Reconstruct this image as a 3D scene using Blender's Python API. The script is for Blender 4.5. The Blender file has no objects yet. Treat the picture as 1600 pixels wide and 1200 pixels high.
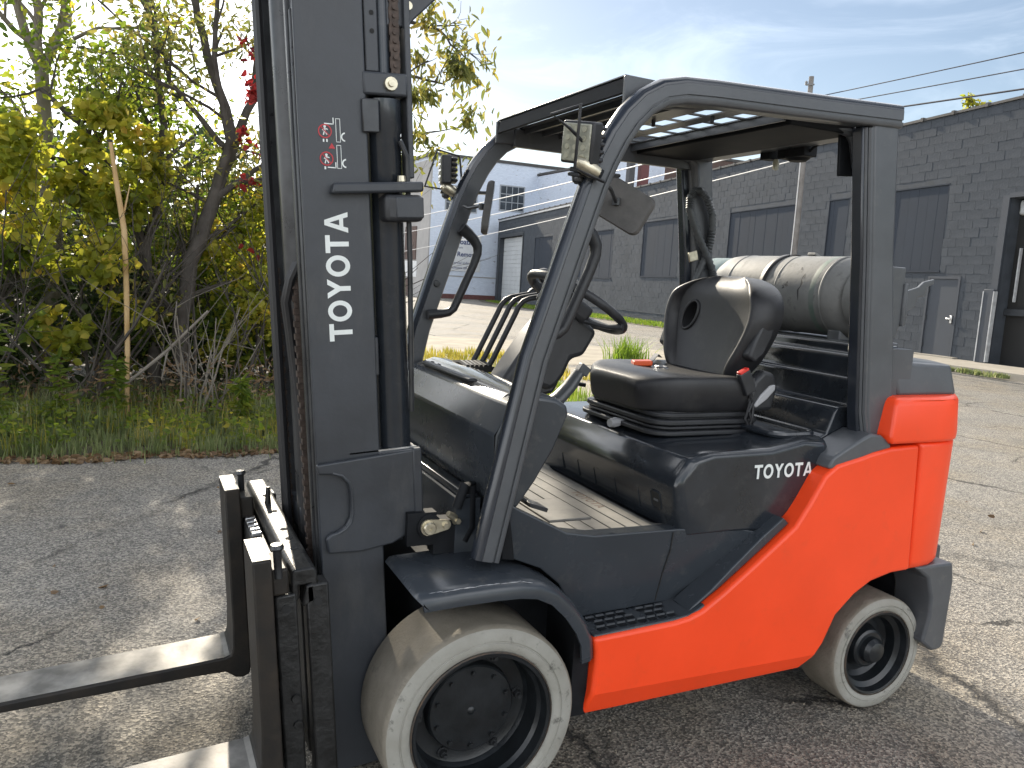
import bpy, bmesh, math, random
import numpy as np
from mathutils import Vector, Matrix
R = math.radians
random.seed(7); rng = np.random.default_rng(7)
S = bpy.context.scene
COL = S.collection

# ---------------------------------------------------------------- camera, sky, sun, exposure
CP = Vector((-0.8212, -2.319, 1.4352)); YAW, PITCH, ROLL, FPX = -0.4418, 0.1358, 0.0592, 1265.6
fw = Vector((-math.sin(YAW)*math.cos(PITCH), math.cos(YAW)*math.cos(PITCH), -math.sin(PITCH)))
rt = Vector((math.cos(YAW), math.sin(YAW), 0)); up = rt.cross(fw)
rr_ = math.cos(ROLL)*rt + math.sin(ROLL)*up; uu_ = -math.sin(ROLL)*rt + math.cos(ROLL)*up
cam = bpy.data.cameras.new('camera'); co = bpy.data.objects.new('camera', cam); COL.objects.link(co)
co.matrix_world = Matrix(((rr_.x, uu_.x, -fw.x, CP.x), (rr_.y, uu_.y, -fw.y, CP.y), (rr_.z, uu_.z, -fw.z, CP.z), (0, 0, 0, 1)))
cam.sensor_width = 36.0; cam.lens = 36.0*FPX/1600; cam.clip_end = 2000; cam.clip_start = 0.05
S.camera = co
SUN_EL, SUN_AZ = 27.0, 86.0
sd = Vector((math.cos(R(SUN_EL))*math.cos(R(SUN_AZ)), math.cos(R(SUN_EL))*math.sin(R(SUN_AZ)), math.sin(R(SUN_EL))))
sun = bpy.data.lights.new('sun', 'SUN'); sun.energy = 2.0; sun.angle = R(0.8); sun.color = (1.0, 0.9, 0.74)
so = bpy.data.objects.new('sun', sun); COL.objects.link(so)
so.rotation_euler = (-sd).to_track_quat('-Z', 'Y').to_euler(); so.location = sd*50
S.view_settings.view_transform = 'Standard'; S.view_settings.look = 'None'
S.view_settings.exposure = 2.12; S.view_settings.gamma = 1; S.view_settings.use_curve_mapping = False
S.cycles.max_bounces = 6; S.cycles.transparent_max_bounces = 8

W = bpy.data.worlds.new('World'); S.world = W; W.use_nodes = True
nt = W.node_tree; nt.nodes.clear(); N = nt.nodes.new; L = nt.links.new
out = N('ShaderNodeOutputWorld'); bg = N('ShaderNodeBackground'); sky = N('ShaderNodeTexSky')
sky.sky_type = 'NISHITA'; sky.sun_disc = False; sky.sun_elevation = R(SUN_EL); sky.sun_rotation = R(90-SUN_AZ)
sky.air_density = 1.0; sky.dust_density = 0.4; sky.ozone_density = 1.0
geo = N('ShaderNodeTexCoord')
def sky_noise(scale, loc, zs, det, rough, dist, p0, p1):
    mp = N('ShaderNodeMapping'); mp.inputs['Scale'].default_value = (1.0, 1.0, zs); mp.inputs['Location'].default_value = loc
    nz = N('ShaderNodeTexNoise'); nz.inputs['Scale'].default_value = scale; nz.inputs['Detail'].default_value = det
    nz.inputs['Roughness'].default_value = rough; nz.inputs['Distortion'].default_value = dist
    rp = N('ShaderNodeValToRGB'); rp.color_ramp.elements[0].position = p0; rp.color_ramp.elements[1].position = p1; rp.color_ramp.interpolation = 'EASE'
    L(geo.outputs['Generated'], mp.inputs[0]); L(mp.outputs[0], nz.inputs['Vector']); L(nz.outputs['Fac'], rp.inputs[0]); return rp.outputs[0]
SKL = (4.167, 3.36, 1.247)
banks = sky_noise(1.15, SKL, 2.0, 6, 0.55, 0.4, 0.42, 0.60)
wisps = sky_noise(3.2, (1.7, 0.4, 0.2), 3.2, 9, 0.62, 1.0, 0.42, 0.80)
mxw = N('ShaderNodeMath'); mxw.operation = 'MULTIPLY_ADD'; mxw.inputs[1].default_value = 0.13; mxw.use_clamp = True
L(wisps, mxw.inputs[0]); L(banks, mxw.inputs[2])
# clouds are as bright as the sky behind them plus scattered white light
cloud = N('ShaderNodeMix'); cloud.data_type = 'RGBA'
add = N('ShaderNodeMix'); add.data_type = 'RGBA'; add.blend_type = 'ADD'; add.inputs[0].default_value = 1.0
add.inputs[7].default_value = (13.0, 13.2, 13.5, 1)
hsv = N('ShaderNodeHueSaturation'); hsv.inputs['Saturation'].default_value = 0.3; hsv.inputs['Value'].default_value = 0.45
hs2 = N('ShaderNodeHueSaturation'); hs2.inputs['Saturation'].default_value = 0.86; hs2.inputs['Value'].default_value = 0.60; L(sky.outputs[0], hs2.inputs['Color'])
L(sky.outputs[0], hsv.inputs['Color']); L(hsv.outputs[0], add.inputs[6])
L(mxw.outputs[0], cloud.inputs[0]); L(hs2.outputs[0], cloud.inputs[6]); L(add.outputs[2], cloud.inputs[7])
L(cloud.outputs[2], bg.inputs['Color']); bg.inputs['Strength'].default_value = 0.05; L(bg.outputs[0], out.inputs[0])

# ---------------------------------------------------------------- helpers
def tag(o, label=None, cat=None, group=None, kind=None):
    if label: o['label'] = label
    if cat: o['category'] = cat
    if group: o['group'] = group
    if kind: o['kind'] = kind
    return o
def empty(name, loc=(0, 0, 0), label=None, cat=None, group=None):
    o = bpy.data.objects.new(name, None); COL.objects.link(o); o.location = loc; o.empty_display_size = 0.2
    return tag(o, label, cat, group)

MATS = {}
def pmat(name, c, rough=0.5, metal=0.0, var=0.12, scale=6.0, bump=0.0, bscale=150.0, c2=None, lo=0.35, hi=0.65, coat=0.0, rvar=0.1, spec=0.5, isl=0.0, obr=0.0, wear=None, wf=0.3, ws=22.0, wlo=0.58, whi=0.70, wst=(1, 1, 1)):
    m = bpy.data.materials.new(name); m.use_nodes = True; t = m.node_tree; b = t.nodes['Principled BSDF']
    n = t.nodes.new; l = t.links.new
    tc = n('ShaderNodeTexCoord')
    a = n('ShaderNodeTexNoise'); a.inputs['Scale'].default_value = scale; a.inputs['Detail'].default_value = 8; a.inputs['Roughness'].default_value = 0.6
    l(tc.outputs['Object'], a.inputs['Vector'])
    r = n('ShaderNodeValToRGB'); r.color_ramp.elements[0].position = lo; r.color_ramp.elements[1].position = hi
    c2_ = c2 or tuple(min(1, x*(1+var)) for x in c)
    c1_ = c if c2 else tuple(x*(1-var) for x in c)
    r.color_ramp.elements[0].color = (*c1_, 1); r.color_ramp.elements[1].color = (*c2_, 1)
    l(a.outputs['Fac'], r.inputs[0]); last = r.outputs[0]
    if isl or obr:
        g = n('ShaderNodeNewGeometry'); oi = n('ShaderNodeObjectInfo'); ad = n('ShaderNodeMath'); ad.operation = 'ADD'
        l(g.outputs['Random Per Island'], ad.inputs[0]); l(oi.outputs['Random'], ad.inputs[1])
        fr = n('ShaderNodeMath'); fr.operation = 'FRACT'; l(ad.outputs[0], fr.inputs[0])
        mr = n('ShaderNodeMapRange'); mr.inputs[3].default_value = 1-(isl or obr); mr.inputs[4].default_value = 1+(isl or obr); l(fr.outputs[0], mr.inputs[0])
        hv = n('ShaderNodeHueSaturation'); l(mr.outputs[0], hv.inputs['Value']); l(last, hv.inputs['Color']); last = hv.outputs[0]
    if wear:
        wm = n('ShaderNodeMapping'); wm.inputs['Scale'].default_value = wst; l(tc.outputs['Object'], wm.inputs[0])
        wn = n('ShaderNodeTexNoise'); wn.inputs['Scale'].default_value = ws; wn.inputs['Detail'].default_value = 10; wn.inputs['Roughness'].default_value = 0.72; l(wm.outputs[0], wn.inputs['Vector'])
        wr = n('ShaderNodeValToRGB'); wr.color_ramp.elements[0].position = wlo; wr.color_ramp.elements[1].position = whi; wr.color_ramp.elements[1].color = (wf, wf, wf, 1); l(wn.outputs['Fac'], wr.inputs[0])
        wx = n('ShaderNodeMix'); wx.data_type = 'RGBA'; l(wr.outputs[0], wx.inputs[0]); l(last, wx.inputs[6]); wx.inputs[7].default_value = (*wear, 1); last = wx.outputs[2]
    l(last, b.inputs['Base Color'])
    mr2 = n('ShaderNodeMapRange'); mr2.inputs[3].default_value = max(0.03, rough-rvar); mr2.inputs[4].default_value = min(1, rough+rvar); l(a.outputs['Fac'], mr2.inputs[0])
    l(mr2.outputs[0], b.inputs['Roughness'])
    b.inputs['Metallic'].default_value = metal; b.inputs['Coat Weight'].default_value = coat; b.inputs['Specular IOR Level'].default_value = spec
    b.inputs['Coat Roughness'].default_value = 0.08
    if bump:
        q = n('ShaderNodeTexNoise'); q.inputs['Scale'].default_value = bscale; q.inputs['Detail'].default_value = 4
        l(tc.outputs['Object'], q.inputs['Vector']); bu = n('ShaderNodeBump'); bu.inputs['Strength'].default_value = bump; bu.inputs['Distance'].default_value = 0.01
        l(q.outputs['Fac'], bu.inputs['Height']); l(bu.outputs[0], b.inputs['Normal'])
    MATS[name] = m
    return m
def leafmat(name, stops, trans=0.6, rough=0.5):
    m = bpy.data.materials.new(name); m.use_nodes = True; t = m.node_tree; t.nodes.clear(); n = t.nodes.new; l = t.links.new
    o = n('ShaderNodeOutputMaterial'); g = n('ShaderNodeNewGeometry'); r = n('ShaderNodeValToRGB')
    r.color_ramp.interpolation = 'LINEAR'
    els = r.color_ramp.elements
    while len(els) < len(stops): els.new(0.5)
    for e, (p, c) in zip(els, stops): e.position = p; e.color = (*c, 1)
    tcl = n('ShaderNodeTexCoord'); cn = n('ShaderNodeTexNoise'); cn.inputs['Scale'].default_value = 2.3; cn.inputs['Detail'].default_value = 3; l(tcl.outputs['Object'], cn.inputs['Vector'])
    m1 = n('ShaderNodeMath'); m1.operation = 'MULTIPLY_ADD'; m1.inputs[1].default_value = 0.6; l(g.outputs['Random Per Island'], m1.inputs[0])
    m2 = n('ShaderNodeMath'); m2.operation = 'MULTIPLY_ADD'; m2.inputs[1].default_value = 1.5; m2.inputs[2].default_value = -0.55; l(cn.outputs['Fac'], m2.inputs[0]); l(m2.outputs[0], m1.inputs[2]); l(m1.outputs[0], r.inputs[0])
    d = n('ShaderNodeBsdfPrincipled'); d.inputs['Roughness'].default_value = rough; d.inputs['Specular IOR Level'].default_value = 0.3
    tr = n('ShaderNodeBsdfTranslucent'); mx = n('ShaderNodeMixShader'); mx.inputs[0].default_value = trans
    gm = n('ShaderNodeHueSaturation'); gm.inputs['Value'].default_value = 1.7; gm.inputs['Saturation'].default_value = 1.08
    l(r.outputs[0], gm.inputs['Color'])
    l(r.outputs[0], d.inputs['Base Color']); l(gm.outputs[0], tr.inputs['Color']); l(d.outputs[0], mx.inputs[1]); l(tr.outputs[0], mx.inputs[2]); l(mx.outputs[0], o.inputs[0])
    MATS[name] = m; return m

# colours are base colours of the things, save where light or shade is painted in
pmat('guard', (0.078, 0.083, 0.090), 0.36, var=0.10, scale=9, bump=0.03, bscale=60, wear=(0.17, 0.165, 0.15), wf=0.3, ws=16)
pmat('edge_black', (0.020, 0.024, 0.032), 0.22, var=0.15, scale=8, rvar=0.05, coat=0.2)
pmat('mast_paint', (0.034, 0.038, 0.045), 0.42, var=0.2, scale=5, bump=0.04, bscale=90, wear=(0.12, 0.115, 0.105), wf=0.30, ws=7, wlo=0.52, whi=0.75, wst=(1, 1, .35))
pmat('rail_steel', (0.045, 0.047, 0.050), 0.30, metal=0.35, var=0.3, scale=12)
pmat('gloss_black', (0.020, 0.024, 0.030), 0.20, var=0.25, scale=5, coat=0.2, rvar=0.09, bump=0.02, bscale=14, wear=(0.12, 0.118, 0.11), wf=0.28, ws=11, wlo=0.54, whi=0.75)
pmat('panel_black', (0.036, 0.042, 0.050), 0.27, var=0.10, scale=4, rvar=0.03, bump=0.01, bscale=20, wear=(0.13, 0.125, 0.115), wf=0.35, ws=13, wlo=0.56, whi=0.72)
pmat('plastic', (0.022, 0.023, 0.026), 0.45, var=0.2, scale=30, bump=0.06, bscale=700)
pmat('dash_top', (0.085, 0.08, 0.07), 0.16, var=0.15, scale=8, rvar=0.05, coat=0.6)
pmat('vinyl', (0.016, 0.016, 0.018), 0.46, var=0.15, scale=20, bump=0.10, bscale=500, rvar=0.08, wear=(0.06, 0.058, 0.053), wf=0.5, ws=9, wlo=0.5, whi=0.75)
pmat('black_oily', (0.012, 0.012, 0.012), 0.46, var=0.5, scale=25, bump=0.25, bscale=60, rvar=0.16)
pmat('frame_black', (0.011, 0.012, 0.014), 0.65, var=0.3, scale=10, spec=0.15)
pmat('orange', (0.93, 0.066, 0.011), 0.40, var=0.05, scale=3, bump=0.02, bscale=30, rvar=0.12, wear=(0.50, 0.09, 0.035), wf=0.16, ws=14, wlo=0.57, whi=0.74)
pmat('tyre', (0.255, 0.245, 0.21), 0.85, c2=(0.34, 0.33, 0.295), scale=9, lo=0.3, hi=0.7, bump=0.2, bscale=120, wear=(0.06, 0.057, 0.05), wf=0.75, ws=15, wlo=0.57, whi=0.66)
pmat('tread', (0.17, 0.15, 0.115), 0.9, c2=(0.24, 0.215, 0.175), scale=14, lo=0.3, hi=0.7, bump=0.3, bscale=130, wear=(0.06, 0.055, 0.045), wf=0.6, ws=10, wlo=0.60, whi=0.72)
pmat('wheel_black', (0.012, 0.014, 0.016), 0.33, var=0.3, scale=15, bump=0.05, bscale=80)
pmat('rust_lip', (0.10, 0.065, 0.04), 0.7, c2=(0.03, 0.03, 0.03), scale=25)
pmat('fork_top', (0.10, 0.095, 0.087), 0.5, metal=0.4, c2=(0.27, 0.26, 0.24), scale=10, rvar=0.12, bump=0.05, bscale=60)  # paler than the fork sides: sun on the tops painted in
pmat('fork_side', (0.016, 0.0145, 0.013), 0.55, c2=(0.034, 0.026, 0.019), lo=.4, hi=.8, spec=0.3, var=0.4, scale=14, bump=0.1, bscale=70)
pmat('fork_rust', (0.10, 0.055, 0.03), 0.7, c2=(0.025, 0.022, 0.02), scale=9)
pmat('zinc', (0.55, 0.50, 0.38), 0.32, metal=0.8, var=0.2, scale=40)
pmat('steel', (0.55, 0.55, 0.55), 0.3, metal=0.9, var=0.15, scale=20)
pmat('mat_rubber', (0.115, 0.11, 0.10), 0.72, c2=(0.21, 0.20, 0.18), scale=7, bump=0.1, bscale=220)
pmat('white_print', (0.72, 0.75, 0.73), 0.5, var=0.05, scale=20)
pmat('red_print', (0.45, 0.03, 0.04), 0.5, var=0.1, scale=20)
pmat('red_plastic', (0.62, 0.03, 0.02), 0.35, var=0.05)
pmat('orange_plastic', (0.75, 0.10, 0.02), 0.4, var=0.05)
pmat('grey_plastic', (0.36, 0.36, 0.37), 0.45, var=0.08)
pmat('mirror_back', (0.105, 0.10, 0.095), 0.6, c2=(0.06, 0.058, 0.056), scale=12, bump=0.1, bscale=200)
pmat('mirror_glass', (0.75, 0.77, 0.78), 0.04, metal=1.0, var=0.02, rvar=0.02)
pmat('lens', (0.30, 0.30, 0.24), 0.12, var=0.25, scale=50, coat=0.3)
pmat('led', (0.40, 0.39, 0.30), 0.2, var=0.1)
pmat('tank_paint', (0.15, 0.15, 0.145), 0.65, c2=(0.23, 0.23, 0.22), scale=7, bump=0.08, bscale=60, wear=(0.05, 0.05, 0.045), wf=0.6, ws=14, wlo=0.56, whi=0.68)
pmat('tank_collar', (0.20, 0.27, 0.25), 0.6, c2=(0.30, 0.36, 0.34), scale=8)
pmat('tank_scratch', (0.045, 0.045, 0.045), 0.7, var=0.3)
pmat('tank_green', (0.10, 0.15, 0.12), 0.6, c2=(0.16, 0.18, 0.165), scale=15)
pmat('chain', (0.075, 0.055, 0.045), 0.6, metal=0.4, var=0.4, scale=60)
pmat('hose', (0.018, 0.018, 0.02), 0.5, var=0.2)
pmat('conduit', (0.065, 0.07, 0.072), 0.5, var=0.2, scale=40)
pmat('block', (0.048, 0.056, 0.068), 0.85, c2=(0.066, 0.075, 0.088), scale=1.6, bump=0.5, bscale=28, isl=0.06, rvar=0.05, spec=0.25, wear=(0.085, 0.093, 0.105), wf=0.55, ws=0.9, wlo=0.45, whi=0.75)
pmat('mortar', (0.048, 0.056, 0.068), 0.85, var=0.2, scale=3, bump=0.3, bscale=30)
pmat('sheet_grey', (0.038, 0.046, 0.060), 0.85, var=0.08, scale=0.8, spec=0.2)
pmat('door_grey', (0.048, 0.056, 0.070), 0.75, var=0.08, scale=1.5)
pmat('dark_trim', (0.030, 0.034, 0.04), 0.6, var=0.1)
pmat('coping', (0.065, 0.062, 0.06), 0.7, var=0.2, scale=4)
pmat('flashing', (0.42, 0.43, 0.44), 0.5, var=0.1)
pmat('roller_white', (0.50, 0.52, 0.53), 0.55, var=0.08, scale=1.2)
pmat('old_wood', (0.12, 0.10, 0.085), 0.75, c2=(0.18, 0.155, 0.13), scale=2.5)
pmat('white_worn', (0.55, 0.57, 0.58), 0.7, c2=(0.35, 0.35, 0.36), scale=6)
pmat('interior', (0.02, 0.02, 0.02), 0.9)  # near black standing in for the shade inside holes, recesses and the bay
pmat('beige_wall', (0.36, 0.35, 0.34), 0.8, var=0.12, scale=0.7)
pmat('dark_glass', (0.035, 0.045, 0.055), 0.25, var=0.4, scale=1.2)
pmat('window_bar', (0.30, 0.32, 0.34), 0.6)
pmat('red_base', (0.13, 0.055, 0.05), 0.8, var=0.2)
pmat('brown_brick', (0.10, 0.065, 0.055), 0.85, var=0.25, scale=2.0)
pmat('blue_print', (0.03, 0.05, 0.14), 0.6)
pmat('sign_white', (0.62, 0.63, 0.64), 0.6, var=0.05)
pmat('pole_wood', (0.17, 0.155, 0.145), 0.85, c2=(0.25, 0.235, 0.22), scale=5, bump=0.3, bscale=25)
pmat('wire', (0.035, 0.035, 0.045), 0.6)
pmat('wire_pale', (0.62, 0.62, 0.62), 0.5)  # sunlight on the overhead wires put into this pale colour
pmat('concrete', (0.27, 0.245, 0.205), 0.9, c2=(0.36, 0.33, 0.28), scale=1.6, bump=0.3, bscale=60)
pmat('gravel_tan', (0.22, 0.19, 0.145), 0.95, c2=(0.33, 0.29, 0.22), scale=2.2, bump=0.6, bscale=40)
pmat('soil', (0.055, 0.045, 0.03), 0.95, c2=(0.10, 0.085, 0.05), scale=1.5, bump=0.7, bscale=25)
pmat('bark_dark', (0.045, 0.038, 0.032), 0.9, c2=(0.085, 0.075, 0.065), scale=8, bump=0.6, bscale=40)
pmat('bark_pale', (0.16, 0.14, 0.115), 0.9, c2=(0.24, 0.215, 0.18), scale=6, bump=0.4, bscale=40)
pmat('stick_tan', (0.42, 0.27, 0.11), 0.7, c2=(0.52, 0.37, 0.19), scale=6)
pmat('fence_steel', (0.20, 0.20, 0.20), 0.5, metal=0.5)
pmat('post_dark', (0.07, 0.07, 0.075), 0.7)
pmat('post_red', (0.14, 0.05, 0.05), 0.7)
leafmat('leaf_green', [(0.0, (0.07, 0.11, 0.022)), (0.45, (0.13, 0.18, 0.03)), (0.8, (0.24, 0.26, 0.045)), (1.0, (0.40, 0.34, 0.06))])
leafmat('leaf_yellow', [(0.0, (0.14, 0.18, 0.03)), (0.5, (0.28, 0.29, 0.045)), (0.85, (0.43, 0.38, 0.07)), (1.0, (0.52, 0.36, 0.08))])
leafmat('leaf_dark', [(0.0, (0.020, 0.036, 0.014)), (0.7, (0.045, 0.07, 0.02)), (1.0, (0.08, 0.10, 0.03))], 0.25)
leafmat('leaf_olive', [(0.0, (0.08, 0.10, 0.035)), (0.5, (0.17, 0.18, 0.05)), (1.0, (0.36, 0.28, 0.08))], 0.45)
leafmat('leaf_red', [(0.0, (0.12, 0.02, 0.025)), (1.0, (0.30, 0.04, 0.035))], 0.4)
leafmat('grass_blade', [(0.0, (0.10, 0.125, 0.055)), (0.6, (0.17, 0.205, 0.085)), (0.9, (0.29, 0.29, 0.15)), (1.0, (0.44, 0.39, 0.25))], 0.4)
leafmat('grass_bright', [(0.0, (0.08, 0.13, 0.02)), (0.7, (0.15, 0.22, 0.035)), (1.0, (0.30, 0.28, 0.07))], 0.4)
leafmat('grass_gold', [(0.0, (0.10, 0.13, 0.025)), (0.5, (0.28, 0.24, 0.05)), (1.0, (0.40, 0.33, 0.09))], 0.4)
leafmat('dry_leaf', [(0.0, (0.09, 0.055, 0.03)), (0.6, (0.20, 0.13, 0.07)), (1.0, (0.34, 0.25, 0.15))], 0.2)

def asphalt(name, base, base2, crack=True, tan=0.5):
    m = bpy.data.materials.new(name); m.use_nodes = True; t = m.node_tree; b = t.nodes['Principled BSDF']; n = t.nodes.new; l = t.links.new
    tc = n('ShaderNodeTexCoord'); P = tc.outputs['Object']
    def noise(sc, det=6, rough=0.6, vec=P):
        q = n('ShaderNodeTexNoise'); q.inputs['Scale'].default_value = sc; q.inputs['Detail'].default_value = det; q.inputs['Roughness'].default_value = rough; l(vec, q.inputs['Vector']); return q.outputs['Fac']
    def ramp(f, a, c, ca=(0, 0, 0, 1), cb=(1, 1, 1, 1)):
        r = n('ShaderNodeValToRGB'); r.color_ramp.elements[0].position = a; r.color_ramp.elements[1].position = c; r.color_ramp.elements[0].color = ca; r.color_ramp.elements[1].color = cb; l(f, r.inputs[0]); return r.outputs[0]
    def mix(f, a, c, mode='MIX'):
        q = n('ShaderNodeMix'); q.data_type = 'RGBA'; q.blend_type = mode
        if isinstance(f, float): q.inputs[0].default_value = f
        else: l(f, q.inputs[0])
        for i, v in ((6, a), (7, c)):
            if isinstance(v, tuple): q.inputs[i].default_value = v
            else: l(v, q.inputs[i])
        return q.outputs[2]
    big = ramp(noise(0.55), 0.38, 0.62)
    c = mix(big, (*base, 1), (*base2, 1))
    tanf = ramp(noise(0.8, 8, 0.65), 0.46, 0.68, (0, 0, 0, 1), (tan, tan, tan, 1))
    c = mix(tanf, c, (0.205, 0.172, 0.125, 1))
    v = n('ShaderNodeTexVoronoi'); v.inputs['Scale'].default_value = 125; l(P, v.inputs['Vector'])
    sep = n('ShaderNodeSeparateColor'); l(v.outputs['Color'], sep.inputs[0])
    speck = ramp(sep.outputs[0], 0.25, 1.0, (0.55, 0.55, 0.55, 1), (1.9, 1.86, 1.76, 1))
    c = mix(1.0, c, speck, 'MULTIPLY')
    fine = ramp(noise(260, 3), 0.3, 0.7, (0.75, 0.75, 0.75, 1), (1.25, 1.25, 1.25, 1)); c = mix(1.0, c, fine, 'MULTIPLY')
    mid = ramp(noise(5, 8, 0.75), 0.3, 0.7, (0.86, 0.86, 0.86, 1), (1.13, 1.13, 1.13, 1)); c = mix(1.0, c, mid, 'MULTIPLY')
    stain = ramp(noise(1.1, 7, 0.62), 0.60, 0.70, (0, 0, 0, 1), (0.45, 0.45, 0.45, 1)); c = mix(stain, c, (0.075, 0.068, 0.06, 1))
    drip = ramp(noise(3.7, 3, 0.5), 0.70, 0.735, (0, 0, 0, 1), (0.6, 0.6, 0.6, 1)); c = mix(drip, c, (0.045, 0.042, 0.04, 1))
    h = v.outputs['Distance']
    ad = n('ShaderNodeMath'); ad.operation = 'ADD'; l(h, ad.inputs[0]); l(noise(45, 4), ad.inputs[1])
    hgt = ad.outputs[0]
    if crack:
        ds = n('ShaderNodeTexNoise'); ds.inputs['Scale'].default_value = 2.2; ds.inputs['Detail'].default_value = 8; ds.inputs['Roughness'].default_value = 0.7; l(P, ds.inputs['Vector'])
        sc = n('ShaderNodeVectorMath'); sc.operation = 'MULTIPLY_ADD'; sc.inputs[1].default_value = (0.42, 0.42, 0); l(ds.outputs['Color'], sc.inputs[0]); l(P, sc.inputs[2])
        cr = None
        for scl, wd, st in ((0.36, 0.006, (0.9, 0.55, 1)), (0.95, 0.010, (1, 1, 1))):
            mpn = n('ShaderNodeMapping'); mpn.inputs['Scale'].default_value = st; l(sc.outputs[0], mpn.inputs[0])
            vo = n('ShaderNodeTexVoronoi'); vo.feature = 'DISTANCE_TO_EDGE'; vo.inputs['Scale'].default_value = scl; l(mpn.outputs[0], vo.inputs['Vector'])
            k = ramp(vo.outputs['Distance'], wd*0.25, wd, (1, 1, 1, 1), (0, 0, 0, 1))
            msk = ramp(noise(0.7 if scl < .5 else 0.5, 3), 0.40 if scl < .5 else 0.52, 0.52 if scl < .5 else 0.60)
            k = mix(1.0, k, msk, 'MULTIPLY')
            cr = k if cr is None else mix(1.0, cr, k, 'ADD')
        c = mix(cr, c, (0.028, 0.026, 0.024, 1))
        sb = n('ShaderNodeMath'); sb.operation = 'MULTIPLY_ADD'; sb.inputs[1].default_value = -3.0; l(cr, sb.inputs[0]); l(hgt, sb.inputs[2]); hgt = sb.outputs[0]
    l(c, b.inputs['Base Color']); b.inputs['Roughness'].default_value = 0.82; b.inputs['Specular IOR Level'].default_value = 0.4
    bu = n('ShaderNodeBump'); bu.inputs['Strength'].default_value = 0.75; bu.inputs['Distance'].default_value = 0.006; l(hgt, bu.inputs['Height']); l(bu.outputs[0], b.inputs['Normal'])
    MATS[name] = m; return m
asphalt('asphalt', (0.165, 0.157, 0.145), (0.208, 0.195, 0.174), tan=0.7)

def brickmat(name, c1, c2, mortar, worn, sx=1.0):
    m = bpy.data.materials.new(name); m.use_nodes = True; t = m.node_tree; b = t.nodes['Principled BSDF']; n = t.nodes.new; l = t.links.new
    tc = n('ShaderNodeTexCoord'); br = n('ShaderNodeTexBrick'); mp = n('ShaderNodeMapping')
    sep = n('ShaderNodeSeparateXYZ'); cmb = n('ShaderNodeCombineXYZ'); ad = n('ShaderNodeMath'); ad.operation = 'ADD'
    l(tc.outputs['Object'], sep.inputs[0]); l(sep.outputs[0], ad.inputs[0]); l(sep.outputs[1], ad.inputs[1]); l(ad.outputs[0], cmb.inputs[0]); l(sep.outputs[2], cmb.inputs[1])
    l(cmb.outputs[0], br.inputs['Vector']); br.inputs['Scale'].default_value = 1.0; br.inputs['Brick Width'].default_value = 0.22; br.inputs['Row Height'].default_value = 0.075; br.inputs['Mortar Size'].default_value = 0.008
    br.inputs['Color1'].default_value = (*c1, 1); br.inputs['Color2'].default_value = (*c2, 1); br.inputs['Mortar'].default_value = (*mortar, 1)
    mpn = n('ShaderNodeMapping'); mpn.inputs['Scale'].default_value = (1, 1, 2.6); l(tc.outputs['Object'], mpn.inputs[0])
    nz = n('ShaderNodeTexNoise'); nz.inputs['Scale'].default_value = 1.7; nz.inputs['Detail'].default_value = 10; nz.inputs['Roughness'].default_value = 0.75; l(mpn.outputs[0], nz.inputs['Vector'])
    rp = n('ShaderNodeValToRGB'); rp.color_ramp.elements[0].position = 0.60; rp.color_ramp.elements[1].position = 0.66; l(nz.outputs['Fac'], rp.inputs[0])
    mx = n('ShaderNodeMix'); mx.data_type = 'RGBA'; l(rp.outputs[0], mx.inputs[0]); l(br.outputs['Color'], mx.inputs[6]); mx.inputs[7].default_value = (*worn, 1)
    l(mx.outputs[2], b.inputs['Base Color']); b.inputs['Roughness'].default_value = 0.85
    bu = n('ShaderNodeBump'); bu.inputs['Strength'].default_value = 0.4; bu.inputs['Distance'].default_value = 0.01; l(br.outputs['Fac'], bu.inputs['Height']); bu.invert = True; l(bu.outputs[0], b.inputs['Normal'])
    MATS[name] = m
brickmat('white_brick', (0.66, 0.72, 0.82), (0.57, 0.63, 0.73), (0.54, 0.60, 0.69), (0.16, 0.13, 0.12))
brickmat('brown_brick', (0.11, 0.062, 0.05), (0.085, 0.05, 0.042), (0.12, 0.10, 0.09), (0.06, 0.045, 0.04))

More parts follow.
